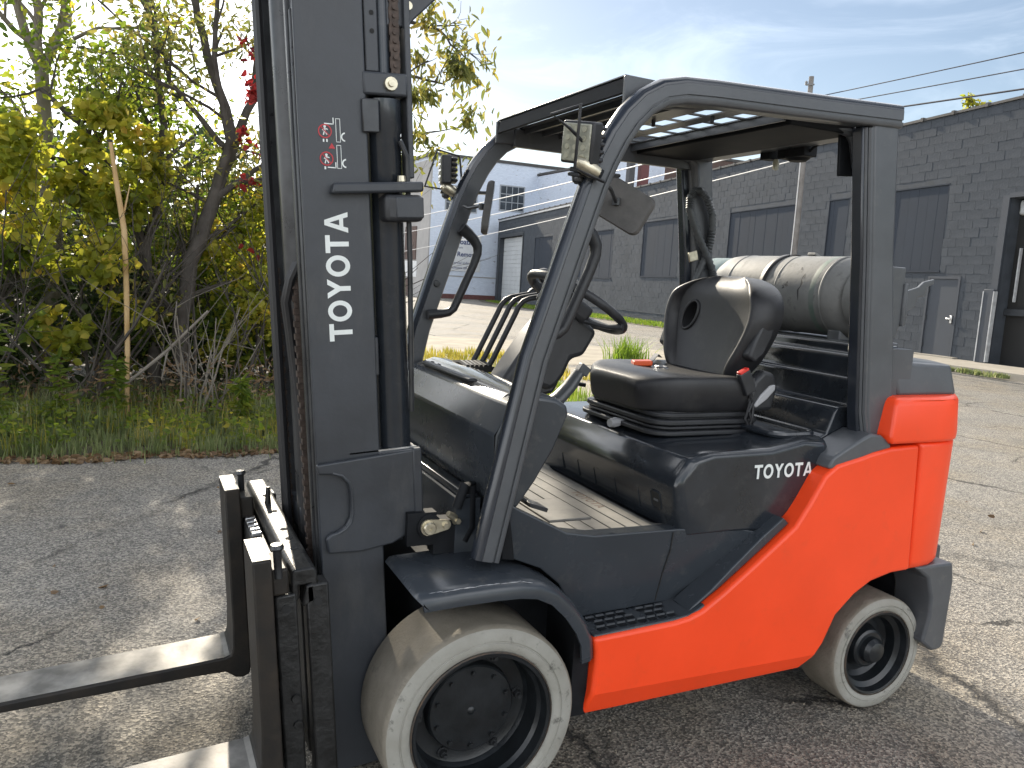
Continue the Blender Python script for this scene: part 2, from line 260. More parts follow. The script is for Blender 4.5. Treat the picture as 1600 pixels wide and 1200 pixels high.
class MB:
    def __init__(s): s.v = []; s.f = []; s.m = []; s.cur = 0
    def add(s, vs, fs):
        o = len(s.v); s.v += [tuple(p) for p in vs]
        for f in fs: s.f.append(tuple(i+o for i in f)); s.m.append(s.cur)
        return s
    def box(s, x0, x1, y0, y1, z0, z1):
        return s.add([(x, y, z) for x in (x0, x1) for y in (y0, y1) for z in (z0, z1)],
                     [(0, 1, 3, 2), (4, 6, 7, 5), (0, 4, 5, 1), (2, 3, 7, 6), (0, 2, 6, 4), (1, 5, 7, 3)])
    def obox(s, c, ax, ay, az, hx, hy, hz):
        c = Vector(c); ax, ay, az = Vector(ax).normalized()*hx, Vector(ay).normalized()*hy, Vector(az).normalized()*hz
        return s.add([c+i*ax+j*ay+k*az for i in (-1, 1) for j in (-1, 1) for k in (-1, 1)],
                     [(0, 1, 3, 2), (4, 6, 7, 5), (0, 4, 5, 1), (2, 3, 7, 6), (0, 2, 6, 4), (1, 5, 7, 3)])
    def prism(s, pts, d0, d1, plane='xz'):
        n = len(pts)
        def P(a, b, d): return {'xz': (a, d, b), 'yz': (d, a, b), 'xy': (a, b, d)}[plane]
        vs = [P(a, b, d0) for a, b in pts]+[P(a, b, d1) for a, b in pts]
        fs = [tuple(range(n)), tuple(range(2*n-1, n-1, -1))]+[(i, (i+1) % n, n+(i+1) % n, n+i) for i in range(n)]
        return s.add(vs, fs)
    def loft(s, rings, cap=True, close=True):
        n = len(rings[0]); vs = [p for r in rings for p in r]; fs = []
        for k in range(len(rings)-1):
            for i in range(n if close else n-1):
                j = (i+1) % n; fs.append((k*n+i, k*n+j, (k+1)*n+j, (k+1)*n+i))
        if cap: fs += [tuple(range(n)), tuple(range(len(vs)-1, len(vs)-n-1, -1))]
        return s.add(vs, fs)
    def tube(s, path, r, n=8, cap=True, closed=False, flat=1.0):
        path = [Vector(p) for p in path]; m = len(path); rs = r if isinstance(r, (list, tuple)) else [r]*m
        rings = []; prev = None
        for i, p in enumerate(path):
            if closed: t = path[(i+1) % m]-path[i-1]
            else: t = path[min(i+1, m-1)]-path[max(i-1, 0)]
            t.normalize()
            if prev is None:
                a = Vector((0, 0, 1)) if abs(t.z) < 0.9 else Vector((0, 1, 0)); u = t.cross(a).normalized()
            else:
                u = prev-t*prev.dot(t); u.normalize()
            prev = u; w = t.cross(u)
            rings.append([p+rs[i]*(math.cos(2*math.pi*k/n)*u+flat*math.sin(2*math.pi*k/n)*w) for k in range(n)])
        if closed: rings.append(rings[0]); cap = False
        return s.loft(rings, cap)
    def sweep(s, path, prof, b=(0, 1, 0)):
        # prof: (n, b) pairs; path in a plane perpendicular to b
        b = Vector(b); path = [Vector(p) for p in path]; m = len(path); rings = []
        for i, p in enumerate(path):
            t0 = (path[i]-path[i-1]).normalized() if i else None; t1 = (path[i+1]-path[i]).normalized() if i < m-1 else None
            t = ((t0 or t1)+(t1 or t0)).normalized(); k = 1.0
            if t0 and t1: k = 1/max(0.5, t.dot(t1))
            n = b.cross(t).normalized()
            rings.append([p+n*(a*k)+b*c for a, c in prof])
        return s.loft(rings)
    def lathe(s, prof, o, axis='y', n=48, cap=False):
        rings = []
        for r, a in prof:
            ring = []
            for k in range(n):
                c, d = math.cos(2*math.pi*k/n)*r, math.sin(2*math.pi*k/n)*r
                ring.append({'y': (o[0]+c, o[1]+a, o[2]+d), 'z': (o[0]+c, o[1]+d, o[2]+a), 'x': (o[0]+a, o[1]+c, o[2]+d)}[axis])
            rings.append(ring)
        return s.loft(rings, cap)
    def build(s, name, mat, parent=None, bevel=0.0, seg=2, smooth=35, sub=0, mats=None, normals=True, width_angle=30):
        me = bpy.data.meshes.new(name); me.from_pydata(s.v, [], s.f)
        for m in ([mat] if not mats else mats): me.materials.append(MATS[m])
        if mats: me.polygons.foreach_set('material_index', s.m)
        if normals:
            bm = bmesh.new(); bm.from_mesh(me); bmesh.ops.remove_doubles(bm, verts=bm.verts, dist=1e-6); bmesh.ops.recalc_face_normals(bm, faces=bm.faces); bm.to_mesh(me); bm.free()
        if smooth:
            me.polygons.foreach_set('use_smooth', [True]*len(me.polygons))
            try: me.set_sharp_from_angle(angle=R(smooth))
            except Exception: pass
        o = bpy.data.objects.new(name, me); COL.objects.link(o)
        if parent: o.parent = parent; 
        if bevel:
            md = o.modifiers.new('bevel', 'BEVEL'); md.width = bevel; md.segments = seg; md.limit_method = 'ANGLE'; md.angle_limit = R(width_angle); md.harden_normals = False
        if sub:
            md = o.modifiers.new('sub', 'SUBSURF'); md.levels = sub; md.render_levels = sub
        return o
def apply_mods(o):
    dg = bpy.context.evaluated_depsgraph_get(); dg.update()
    me = bpy.data.meshes.new_from_object(o.evaluated_get(dg)); o.modifiers.clear(); o.data = me
    return o

# ================================================================ GROUND
def gz(y): return -0.014*max(0.0, y-9.0)
def sheet(name, pts, mat, dz=0.0, label=None):
    me = bpy.data.meshes.new(name); me.from_pydata([(x, y, gz(y)+dz) for x, y in pts], [], [tuple(range(len(pts)))]); me.materials.append(MATS[mat])
    o = bpy.data.objects.new(name, me); COL.objects.link(o); o['kind'] = 'structure'
    return o
b = MB()
ys = [-400, 9, 60, 500]; xs = [-400, 400]
b.add([(x, y, gz(y)) for y in ys for x in xs], [(2*i, 2*i+1, 2*i+3, 2*i+2) for i in range(3)])
o = b.build('asphalt_yard', 'asphalt', smooth=0, normals=False); o['kind'] = 'structure'
def wob(pts, n=14, a=0.1):
    out = []
    for i in range(len(pts)):
        p, q = pts[i], pts[(i+1) % len(pts)]
        for k in range(n):
            t = k/n; out.append((p[0]+(q[0]-p[0])*t+random.uniform(-a, a), p[1]+(q[1]-p[1])*t+random.uniform(-a, a)))
    return out
sheet('verge_soil', wob([(-16, 3.85), (-3, 3.80), (1.9, 3.95), (2.9, 6.2), (3.6, 7.3), (3.4, 8.9)], 12, 0.05)+[(-16, 8.9)], 'soil', 0.004)
sheet('gravel_patch', wob([(1.95, 4.6), (3.6, 4.7), (6.3, 6.9), (9.4, 8.7), (4.6, 8.9), (3.45, 8.6), (3.65, 7.3), (2.95, 6.2)], 8, 0.12), 'gravel_tan', 0.005)
b = MB()
b.add([(x, y, gz(y)+0.006) for x, y in ((3.3, 9.2), (10.2, 9.3), (10.0, 12.0), (6.6, 14.4), (4.9, 15.2), (3.6, 12.5))], [tuple(range(6))])
o = b.build('gravel_patch', 'gravel_tan', smooth=0, normals=False); o['kind'] = 'structure'
sheet('wood_floor', [(-60, 9.1), (3.3, 9.1), (2.8, 12), (3.5, 40), (-60, 40)], 'soil', 0.004)

# facade frame of the grey warehouse
DH = Vector((0.1552, 0.9879, 0)).normalized(); DZ = -0.01401; P0 = Vector((16.1, 9.0, 0)); NH = Vector((-DH.y, DH.x, 0))
def T(s, n, h): return P0+DH*s+NH*n+Vector((0, 0, h+s*DZ))
# concrete walk along the warehouse
b = MB(); b.add([T(-14, 0.0, 0.10), T(-14, 1.75, 0.10), T(5.0, 1.75, 0.10), T(5.0, 0.0, 0.10), T(-14, 1.75, -0.1), T(5, 1.75, -0.1), T(5, 0, -0.1)], [(0, 1, 2, 3), (1, 4, 5, 2), (2, 5, 6, 3)])
o = b.build('concrete_walk', 'concrete', smooth=0); o['kind'] = 'structure'
b = MB(); b.add([T(5.0, 0.0, 0.012), T(5.0, 1.9, 0.012), T(36, 2.6, 0.012), T(43, 1.2, 0.012), T(43, 0, 0.012)], [(0, 1, 2, 3, 4)])
o = b.build('grass_strip_soil', 'soil', smooth=0); o['kind'] = 'structure'

# ================================================================ WAREHOUSE
wh = empty('warehouse', tuple(T(14, 0, 0)), 'long single storey grey painted block warehouse with boarded windows across the road', 'building')
WI = Matrix.Translation(-wh.location)
class FB(MB):
    def fbox(s, s0, s1, n0, n1, h0, h1):
        return s.add([T(a, b_, c)-wh.location for a in (s0, s1) for b_ in (n0, n1) for c in (h0, h1)],
                     [(0, 1, 3, 2), (4, 6, 7, 5), (0, 4, 5, 1), (2, 3, 7, 6), (0, 2, 6, 4), (1, 5, 7, 3)])
HT = 5.72
holes = [(-5.2, 0.26, 0.0, 3.65), (1.30, 2.28, 0.0, 1.86+0.18), (1.98, 3.9, 2.12, 4.13), (5.45, 6.3, 2.2, 4.1), (7.85, 11.6, 2.25, 4.12), (15.2, 18.55, 1.9, 4.18), (21.75, 26.25, 1.8, 4.06), (30.6, 33.9, 1.6, 4.12), (36.5, 42.0, -0.1, 4.41)]
holes[1] = (1.30, 2.28, 0.0, 1.98)
# core wall
f = FB()
cuts = sorted(set([-14, 42.75]+[h[0] for h in holes]+[h[1] for h in holes]))
for a, c in zip(cuts[:-1], cuts[1:]):
    hs = sorted([(h[2], h[3]) for h in holes if h[0] <= a+1e-6 and h[1] >= c-1e-6]); z = -0.3
    for h0, h1 in hs:
        if h0 > z: f.fbox(a, c, -0.3, 0.0, z, h0)
        z = h1
    f.fbox(a, c, -0.3, 0.0, z, HT-0.02)
f.build('wall', 'mortar', wh, smooth=0)
f = FB(); f.fbox(-14, 42.75, -14, -0.3, -0.3, HT-0.25); f.build('roof_slab', 'interior', wh, smooth=0)
# concrete blocks, laid in running bond, a few mm uneven
cells = []
nr = int(HT/0.2035)
for r in range(nr):
    h0 = r*0.2035+0.004; h1 = h0+0.1955
    s = -13.6+(r % 2)*0.2025
    while s < 42.7:
        a, c = s+0.004, min(s+0.401, 42.74); s += 0.405
        segs = [(a, c)]
        for H in holes:
            if h1 > H[2]+0.02 and h0 < H[3]-0.02:
                ns = []
                for x0, x1 in segs:
                    if x1 <= H[0] or x0 >= H[1]: ns.append((x0, x1))
                    else:
                        if H[0]-x0 > 0.05: ns.append((x0, H[0]-0.003))
                        if x1-H[1] > 0.05: ns.append((H[1]+0.003, x1))
                segs = ns
        for x0, x1 in segs: cells.append((x0, x1, h0, h1))
def inview(p):
    d = p-CP; z = d.dot(fw)
    if z <= 0: return False
    X = 800+FPX*d.dot(rr_)/z; Y = 600-FPX*d.dot(uu_)/z
    return -10 < X < 1610 and -10 < Y < 1210 and (X > 1390 or 1100 < X < 1330 and Y > 150)
near = sorted([c for c in cells if inview(T((c[0]+c[1])/2, 0, (c[2]+c[3])/2)) and c[1]-c[0] > 0.39], key=lambda c: c[0])[:300]
nearset = set(near)
bv = []
hx, hz, e = 0.2004, 0.0998, 0.0035
for (x, n_, z) in [(-hx, 0, -hz), (hx, 0, -hz), (hx, 0, hz), (-hx, 0, hz)]: bv.append((x, n_, z))
for (x, n_, z) in [(-hx, 0.004, -hz), (hx, 0.004, -hz), (hx, 0.004, hz), (-hx, 0.004, hz)]: bv.append((x, n_, z))
for (x, n_, z) in [(-hx+e, 0.0065, -hz+e), (hx-e, 0.0065, -hz+e), (hx-e, 0.0065, hz-e), (-hx+e, 0.0065, hz-e)]: bv.append((x, n_, z))
bf = [(0, 1, 5, 4), (1, 2, 6, 5), (2, 3, 7, 6), (3, 0, 4, 7), (4, 5, 9, 8), (5, 6, 10, 9), (6, 7, 11, 10), (7, 4, 8, 11), (8, 9, 10, 11)]
bme = bpy.data.meshes.new('block'); bme.from_pydata(bv, [], bf); bme.materials.append(MATS['block'])
bm = bmesh.new(); bm.from_mesh(bme); bmesh.ops.recalc_face_normals(bm, faces=bm.faces); bm.to_mesh(bme); bm.free()
rotm = Matrix(((DH.x, NH.x, 0), (DH.y, NH.y, 0), (0, 0, 1))).to_4x4()
for c in near:
    ob = bpy.data.objects.new('block', bme); COL.objects.link(ob); ob.parent = wh
    ob.matrix_local = Matrix.Translation(T((c[0]+c[1])/2, random.uniform(-0.003, 0.002), (c[2]+c[3])/2)-wh.location) @ rotm
f = MB()
for c in cells:
    if c in nearset: continue
    k = (c[1]-c[0])/2/hx; off = random.uniform(-0.003, 0.002); mid = T((c[0]+c[1])/2, off, (c[2]+c[3])/2)-wh.location
    f.add([mid+DH*(x*k)+NH*n_+Vector((0, 0, z)) for x, n_, z in bv], bf)
o = f.build('block_courses', 'block', wh, smooth=0, normals=False); o['kind'] = 'stuff'
# boarded windows: corrugated sheets in recessed frames
def boarded(h, pitch):
    f = FB(); f.fbox(h[0], h[1], -0.06, -0.035, h[2], h[3])
    w = f.build('boarded_window', 'sheet_grey', wh, smooth=0)
    f = FB(); f.fbox(h[0], h[0]+0.025, -0.035, 0.008, h[2], h[3]); f.fbox(h[1]-0.025, h[1], -0.035, 0.008, h[2], h[3]); f.fbox(h[0], h[1], -0.035, 0.012, h[3]-0.03, h[3]); f.fbox(h[0]-0.03, h[1]+0.03, -0.035, 0.03, h[2]-0.05, h[2])
    f.build('frame', 'sheet_grey', w, smooth=0)
    s = h[0]+0.027
    while s < h[1]-0.05:
        e_ = min(s+pitch-0.004, h[1]-0.027); f = FB(); f.fbox(s, e_, -0.035, -0.024+random.uniform(0, 0.006), h[2]+0.004, h[3]-0.033)
        f.build('sheet_panel', 'sheet_grey', w, smooth=0); s += pitch
for i in (2, 3, 4, 5, 6, 7): boarded(holes[i], 0.31)
# steel door
H = holes[1]; f = FB(); f.fbox(H[0]+0.06, H[1]-0.06, -0.06, -0.01, 0.11, H[3]-0.06); dr = f.build('door', 'door_grey', wh, smooth=0)
f = FB(); f.fbox(H[0]+0.12, H[0]+0.26, -0.01, 0.05, 0.98, 1.02); f.fbox(H[0]+0.10, H[0]+0.16, -0.01, 0.03, 0.90, 1.08); f.build('handle', 'steel', dr, bevel=0.008)
for hh in (0.35, 1.0, 1.65):
    f = FB(); f.fbox(H[1]-0.08, H[1]-0.045, -0.012, 0.014, hh-0.06, hh+0.06); f.build('hinge', 'dark_trim', dr, smooth=0)
f = FB(); f.fbox(H[0], H[0]+0.06, -0.2, 0.02, 0.0, H[3]); f.fbox(H[1]-0.06, H[1], -0.2, 0.02, 0, H[3]); f.fbox(H[0]+0.06, H[1]-0.06, -0.2, 0.02, H[3]-0.06, H[3]); f.build('door_frame', 'door_grey', wh, smooth=0)
f = FB(); f.fbox(H[0]-0.2, H[1]+0.15, -0.02, 0.16, 0.10, 0.135); f.build('door_step', 'concrete', wh, smooth=0)
# white roller door far along the wall
H = holes[8]
f = FB(); f.fbox(H[0], H[1], -0.34, -0.30, 0.0, H[3]); rd = f.build('roller_door', 'roller_white', wh, smooth=0)
for k in range(15):
    f = FB(); z0 = 0.05+k*0.288; f.fbox(H[0]+0.02, H[1]-0.02, -0.30, -0.27, z0, z0+0.27); f.build('slat', 'roller_white', rd, smooth=0)
f = FB(); f.fbox(H[0]-0.16, H[0], -0.02, 0.05, 0, H[3]+0.2); f.fbox(H[1], H[1]+0.2, -0.02, 0.06, 0, H[3]+0.2); f.fbox(H[0], H[1], -0.02, 0.06, H[3], H[3]+0.2); f.build('door_frame', 'dark_trim', wh, smooth=0)
# open loading bay at the right
H = holes[0]
f = FB(); f.fbox(H[1], H[1]+0.17, -0.02, 0.04, 0, H[3]+0.06); f.fbox(H[0], H[1], -0.02, 0.04, H[3], H[3]+0.10); f.build('bay_frame', 'door_grey', wh, smooth=0)
f = FB(); f.fbox(H[0], H[1], -1.2, -1.15, 0, H[3]); f.build('bay_back', 'interior', wh, smooth=0)
f = FB(); f.fbox(H[0], H[1]-0.02, -0.38, -0.22, 3.3, 3.62); f.build('rolled_curtain', 'roller_white', wh, bevel=0.05)
for k in range(16):
    f = FB(); s1 = H[1]-0.10-k*0.33; f.fbox(s1-0.315, s1, -0.34, -0.30-random.uniform(0, 0.02), 1.30, 3.34); f.build('plank', 'old_wood', wh, smooth=0)
f = FB(); f.fbox(H[0], H[1]-0.02, -0.36, -0.20, 1.16, 1.30); f.build('bay_beam', 'dark_trim', wh, smooth=0)
f = FB(); f.fbox(H[1]-0.21, H[1]-0.18, -0.28, -0.22, 1.45, 2.6); f.build('door_track', 'white_worn', wh, smooth=0)
# coping tiles
for k in range(60):
    s0 = -13.9+k*0.945
    if s0 > 42.3: break
    f = FB(); f.fbox(s0+0.006, s0+0.86, -0.32, 0.045, HT-0.02, HT+0.035+random.uniform(0, 0.008)); f.fbox(s0+0.86, s0+0.94, -0.34, 0.065, HT-0.03, HT+0.06)
    f.build('coping_tile', 'coping', wh, smooth=0)
f = FB(); f.fbox(26.5, 42.8, 0.012, 0.075, HT-0.16, HT-0.06); f.build('gutter', 'flashing', wh, smooth=0)
f = FB(); f.fbox(5.1, 28, 0.012, 0.022, 0.36, 0.40); f.build('base_trim', 'mortar', wh, smooth=0)

dg_ = empty('door_guard', tuple(T(0.42, 0.12, 0.1)), 'battered narrow grey steel plate with chipped white edges standing beside the open loading bay', 'door guard')
q = MB(); L0 = dg_.location
def Tl(s_, n_, h_): return T(s_, n_, h_)-L0
q.add([Tl(a, n_, c) for a in (0.25, 0.50) for n_ in (0.06, 0.14) for c in (0.1, 1.70)], [(0, 1, 3, 2), (4, 6, 7, 5), (0, 4, 5, 1), (2, 3, 7, 6), (0, 2, 6, 4), (1, 5, 7, 3)]); q.build('plate', 'door_grey', dg_, bevel=0.01)
for a in (0.235, 0.505):
    q = MB(); q.add([Tl(x, n_, c) for x in (a-0.012, a+0.012) for n_ in (0.05, 0.15) for c in (0.12, 1.66)], [(0, 1, 3, 2), (4, 6, 7, 5), (0, 4, 5, 1), (2, 3, 7, 6), (0, 2, 6, 4), (1, 5, 7, 3)]); q.build('edge_strip', 'white_worn', dg_, smooth=0)

# ================================================================ FAR BUILDINGS
wb = empty('brick_building', (18.0, 52.0, -0.6), 'tall white painted brick building with worn paint and gridded windows beyond the warehouse', 'building')
def P(mb, *a): 
    x0, x1, y0, y1, z0, z1 = a; l = wb.location; return mb.box(x0-l.x, x1-l.x, y0-l.y, y1-l.y, z0-l.z, z1-l.z)
q = MB(); P(q, 17.9, 34.6, 52.0, 72, -1.2, 9.15); q.build('wall', 'white_brick', wb, smooth=0)
q = MB(); P(q, 17.80, 17.90, 52.0, 72, -1.2, 8.9); q.build('side_wall', 'beige_wall', wb, smooth=0)
q = MB(); P(q, 17.75, 34.7, 51.9, 72, 9.15, 9.35); q.build('parapet', 'coping', wb, smooth=0)
q = MB(); P(q, 17.9, 34.6, 51.92, 52.0, -1.2, -0.28); q.build('red_plinth', 'red_base', wb, smooth=0)
q = MB(); P(q, 17.9, 34.6, 51.97, 52.0, 0.95, 1.03); q.build('string_course', 'beige_wall', wb, smooth=0)
for (x0, x1, z0, z1) in ((18.95, 21.25, 5.52, 7.2), (23.05, 24.92, 5.89, 7.6), (26.45, 28.4, 5.9, 7.22), (30.2, 32.0, 5.9, 7.3)):
    q = MB(); P(q, x0-.06, x1+.06, 51.955, 51.999, z0-.06, z1+.06); w = q.build('window', 'window_bar', wb, smooth=0)
    nx, nz_ = 4, 3
    for i in range(nx):
        for j in range(nz_):
            q = MB(); a, c = (x1-x0)/nx, (z1-z0)/nz_; P(q, x0+i*a+.03, x0+(i+1)*a-.03, 51.95, 51.975, z0+j*c+.03, z0+(j+1)*c-.03); q.build('pane', 'dark_glass', w, smooth=0)
for (y0, y1, z0, z1) in ((54.6, 57.2, 2.0, 4.4), (56.0, 60, -0.8, 0.6), (60, 63, 2.0, 4.4)):
    q = MB(); P(q, 17.74, 17.80, y0, y1, z0, z1); q.build('window', 'brown_brick', wb, smooth=0)
q = MB(); P(q, 17.77, 17.80, 54.3, 64, 0.75, 1.9); q.build('sill_band', 'sign_white', wb, smooth=0)
q = MB(); P(q, 18.95, 21.75, 51.93, 51.97, 1.35, 3.95); sg = q.build('sign_board', 'sign_white', wb, smooth=0)
def textmesh(name, body, size, mat, parent, M, extrude=0.004, bold=0.0, align='LEFT'):
    cu = bpy.data.curves.new(name, 'FONT'); cu.body = body; cu.size = size; cu.extrude = extrude; cu.offset = bold; cu.align_x = align; cu.resolution_u = 3
    to = bpy.data.objects.new(name, cu); COL.objects.link(to)
    dg = bpy.context.evaluated_depsgraph_get(); me = bpy.data.meshes.new_from_object(to.evaluated_get(dg)); bpy.data.objects.remove(to)
    me.transform(M); me.materials.clear(); me.materials.append(MATS[mat]); ob = bpy.data.objects.new(name, me); COL.objects.link(ob); ob.parent = parent
    return ob
FM = lambda x, z, y=51.925: Matrix.Translation(Vector((x, y, z))-wb.location) @ Matrix(((1, 0, 0, 0), (0, 0, -1, 0), (0, 1, 0, 0), (0, 0, 0, 1)))
textmesh('sign_text', 'ns Coatings', 0.52, 'blue_print', sg, FM(19.15, 3.25), bold=0.012)
textmesh('sign_text', 'surface work', 0.22, 'blue_print', sg, FM(19.2, 2.95))
textmesh('sign_text', 'ing \u00b7 Removal', 0.46, 'blue_print', sg, FM(19.05, 2.4), bold=0.01)
textmesh('sign_text', 'commercial industrial', 0.28, 'blue_print', sg, FM(19.0, 1.85))
textmesh('sign_text', 'free estimates call us', 0.24, 'blue_print', sg, FM(19.0, 1.52))

tb = empty('tall_building', (26.0, 36.2, -0.4), 'tall building with white painted side and brown brick front behind the warehouse roof', 'building')
q = MB(); q.box(0, 16, 0, 24, 0, 8.95); q.build('wall', 'brown_brick', tb, smooth=0)
q = MB(); q.box(-0.04, 0.0, 0.0, 24, 0, 8.9); q.build('painted_side', 'white_brick', tb, smooth=0)
q = MB(); q.box(-0.1, 16.1, -0.06, 24.1, 8.95, 9.1); q.build('parapet', 'coping', tb, smooth=0)
o = MB().box(-0.18, 0.18, -0.18, 0.18, 0, 2.9).build('vent_stack', 'post_dark', bevel=0.02); o.location = (23.9, 36.4, 5.3); tag(o, 'thin dark grey vent stack rising above the warehouse roof', 'vent stack')
o = MB().box(-0.25, 0.25, -0.2, 0.2, 0, 1.9).build('brick_stack', 'post_red', bevel=0.02); o.location = (24.6, 36.2, 6.3); tag(o, 'short dull red stack beside the grey vent above the warehouse roof', 'chimney')

# utility pole and wires
up_ = empty('utility_pole', (14.05, 13.25, -0.06), 'weathered pale wooden utility pole in front of the grey warehouse', 'utility pole')
q = MB(); q.tube([(0.0, 0, 0), (0.02, 0, 3.2), (0.02, 0.03, 6.62)], [0.085, 0.072, 0.06], 12); q.build('shaft', 'pole_wood', up_)
q = MB(); q.tube([(-0.03, -0.13, 6.40), (-0.03, 0.13, 6.44)], 0.02, 8); q.lathe([(0.0, 0), (0.035, 0.0), (0.03, 0.05), (0.035, 0.07), (0, 0.1)], (-0.03, 0.13, 6.44), 'z', 10); q.build('insulator', 'fence_steel', up_)
q = MB(); q.tube([(-0.085, 0.0, 0.1), (-0.07, 0, 3.2), (-0.055, 0.03, 5.2)], 0.012, 6); q.build('ground_wire', 'wire_pale', up_)
def sagline(a, c, sag, n=24):
    a, c = Vector(a), Vector(c); return [a+(c-a)*(i/n)-Vector((0, 0, sag*4*(i/n)*(1-i/n))) for i in range(n+1)]
for lab, a, c, sag, m, r_ in (('topmost dark power line running right from the pole top', (14.0, 13.2, 6.03), (14.0, -22, 6.6), .25, 'wire', .011),
                              ('middle dark power line running right from the pole top', (14.0, 13.2, 5.80), (14.0, -22, 5.9), .25, 'wire', .011),
                              ('lowest and thickest dark line running right from the pole', (14.0, 13.2, 5.52), (14.0, -22, 5.1), .25, 'wire', .018),
                              ('upper pale wire running far left from the pole past the white building', (13.95, 13.3, 5.45), (11.6, 60, 3.6), .35, 'wire_pale', .020),
                              ('middle pale wire running far left from the pole past the white building', (13.95, 13.3, 5.05), (11.6, 60, 2.6), .35, 'wire_pale', .018),
                              ('lower pale wire sagging far left across the front of the white building', (13.95, 13.3, 4.6), (11.6, 60, 1.2), .35, 'wire_pale', .014)):
    q = MB(); q.tube(sagline(a, c, sag), r_, 6); tag(q.build('power_line', m), lab, 'power line', 'overhead lines at the pole')

def rrect(x0, x1, y0, y1, r_, z, n=5):
    out = []
    for cx, cy, a0 in ((x1-r_, y1-r_, 0), (x0+r_, y1-r_, 90), (x0+r_, y0+r_, 180), (x1-r_, y0+r_, 270)):
        for k in range(n+1): a = R(a0+90*k/n); out.append((cx+r_*math.cos(a), cy+r_*math.sin(a), z))
    return out
# ================================================================ FORKLIFT
fk = empty('forklift', (0, 0, 0), 'orange and charcoal forklift with upright black mast and lowered steel forks parked on asphalt', 'forklift')
def letters(fn, ln, ht, word='TOYOTA'):
    """flat sign letters; fn(a, b) maps reading direction a and letter height b to a point"""
    def seg(n=28, rx=.47, ry=.52):
        return [(.47+rx*math.cos(2*math.pi*k/n), .5+ry*math.sin(2*math.pi*k/n)) for k in range(n)]
    G = {'T': (.78, [[(0, .8), (.285, .8), (.495, .8), (.78, .8), (.78, 1), (0, 1)], [(.285, 0), (.495, 0), (.495, .8), (.285, .8)]]),
         'Y': (.86, [[(0, 1), (.325, .45), (.535, .45), (.86, 1), (.62, 1), (.43, .68), (.24, 1)], [(.325, 0), (.535, 0), (.535, .45), (.325, .45)]]),
         'A': (.90, [[(0, 0), (.21, 0), (.2715, .2), (.324, .37), (.45, .78), (.56, 1), (.34, 1)], [(.90, 0), (.56, 1), (.45, .78), (.576, .37), (.6285, .2), (.69, 0)], [(.2715, .2), (.6285, .2), (.576, .37), (.324, .37)]])}
    oo, ii = seg(), seg(28, .265, .315); G['O'] = (.94, [[oo[k], oo[(k+1) % 28], ii[(k+1) % 28], ii[k]] for k in range(28)])
    tot = sum(G[c][0] for c in word)+.10*(len(word)-1); sc = ln/tot; a0 = 0; mb = MB()
    for c in word:
        w_, polys = G[c]
        for pl in polys: mb.add([fn((a0+x)*sc, y*ht) for x, y in pl], [tuple(range(len(pl)))])
        a0 += w_+.10
    return mb

# --- frame and body
q = MB(); q.box(-0.08, 1.62, -0.27, 0.27, 0.17, 0.62); q.box(0.36, 1.16, -0.33, 0.33, 0.20, 0.68); q.box(-0.10, 0.07, -0.28, 0.28, 0.42, 0.64); q.box(1.30, 1.75, -0.27, 0.27, 0.42, 0.95)
q.build('frame', 'frame_black', fk, smooth=0)
q = MB(); q.lathe([(0.10, -0.41), (0.10, 0.41)], (0, 0, 0.268), 'y', 20, cap=True); q.build('axle', 'frame_black', fk)
q = MB(); q.lathe([(0.05, -0.33), (0.05, 0.33)], (1.517, 0, 0.203), 'y', 16, cap=True); q.build('axle', 'frame_black', fk)
side_pts = [(0.318, 0.457), (0.45, 0.4625), (0.591, 0.469), (0.640, 0.476), (0.684, 0.491), (0.759, 0.537), (0.88, 0.622), (1.012, 0.718), (1.060, 0.785), (1.113, 0.872), (1.160, 0.905), (1.26, 0.925), (1.313, 0.938), (1.388, 0.950), (1.517, 0.955), (1.5445, 0.524), (1.46, 0.522), (1.37, 0.503), (1.30, 0.466), (1.228, 0.405), (1.186, 0.317), (1.160, 0.265), (1.119, 0.226), (0.315, 0.216), (0.320, 0.256), (0.326, 0.305), (0.331, 0.38), (0.327, 0.42)]
def side_panel(sg):
    bm = bmesh.new()
    vs = [bm.verts.new((x, sg*0.53, z)) for x, z in side_pts]; fc = bm.faces.new(vs)
    r = bmesh.ops.extrude_face_region(bm, geom=[fc]); nv = [e_ for e_ in r['geom'] if isinstance(e_, bmesh.types.BMVert)]
    for v in nv: v.co.y = sg*0.40
    bmesh.ops.bisect_plane(bm, geom=bm.verts[:]+bm.edges[:]+bm.faces[:], plane_co=(0, 0, 0.296), plane_no=(0.015, 0, 1))
    for v in bm.verts:
        if abs(v.co.y) > 0.5 and v.co.z < 0.29: v.co.y -= sg*(0.296-v.co.z)*0.42
    bmesh.ops.recalc_face_normals(bm, faces=bm.faces)
    me = bpy.data.meshes.new('side_panel'); bm.to_mesh(me); bm.free(); me.materials.append(MATS['orange'])
    me.polygons.foreach_set('use_smooth', [True]*len(me.polygons)); me.set_sharp_from_angle(angle=R(20))
    ob = bpy.data.objects.new('side_panel', me); COL.objects.link(ob); ob.parent = fk
    md = ob.modifiers.new('bevel', 'BEVEL'); md.width = 0.011; md.segments = 3; md.limit_method = 'ANGLE'; md.angle_limit = R(40)
    return ob
side_panel(-1); side_panel(1)
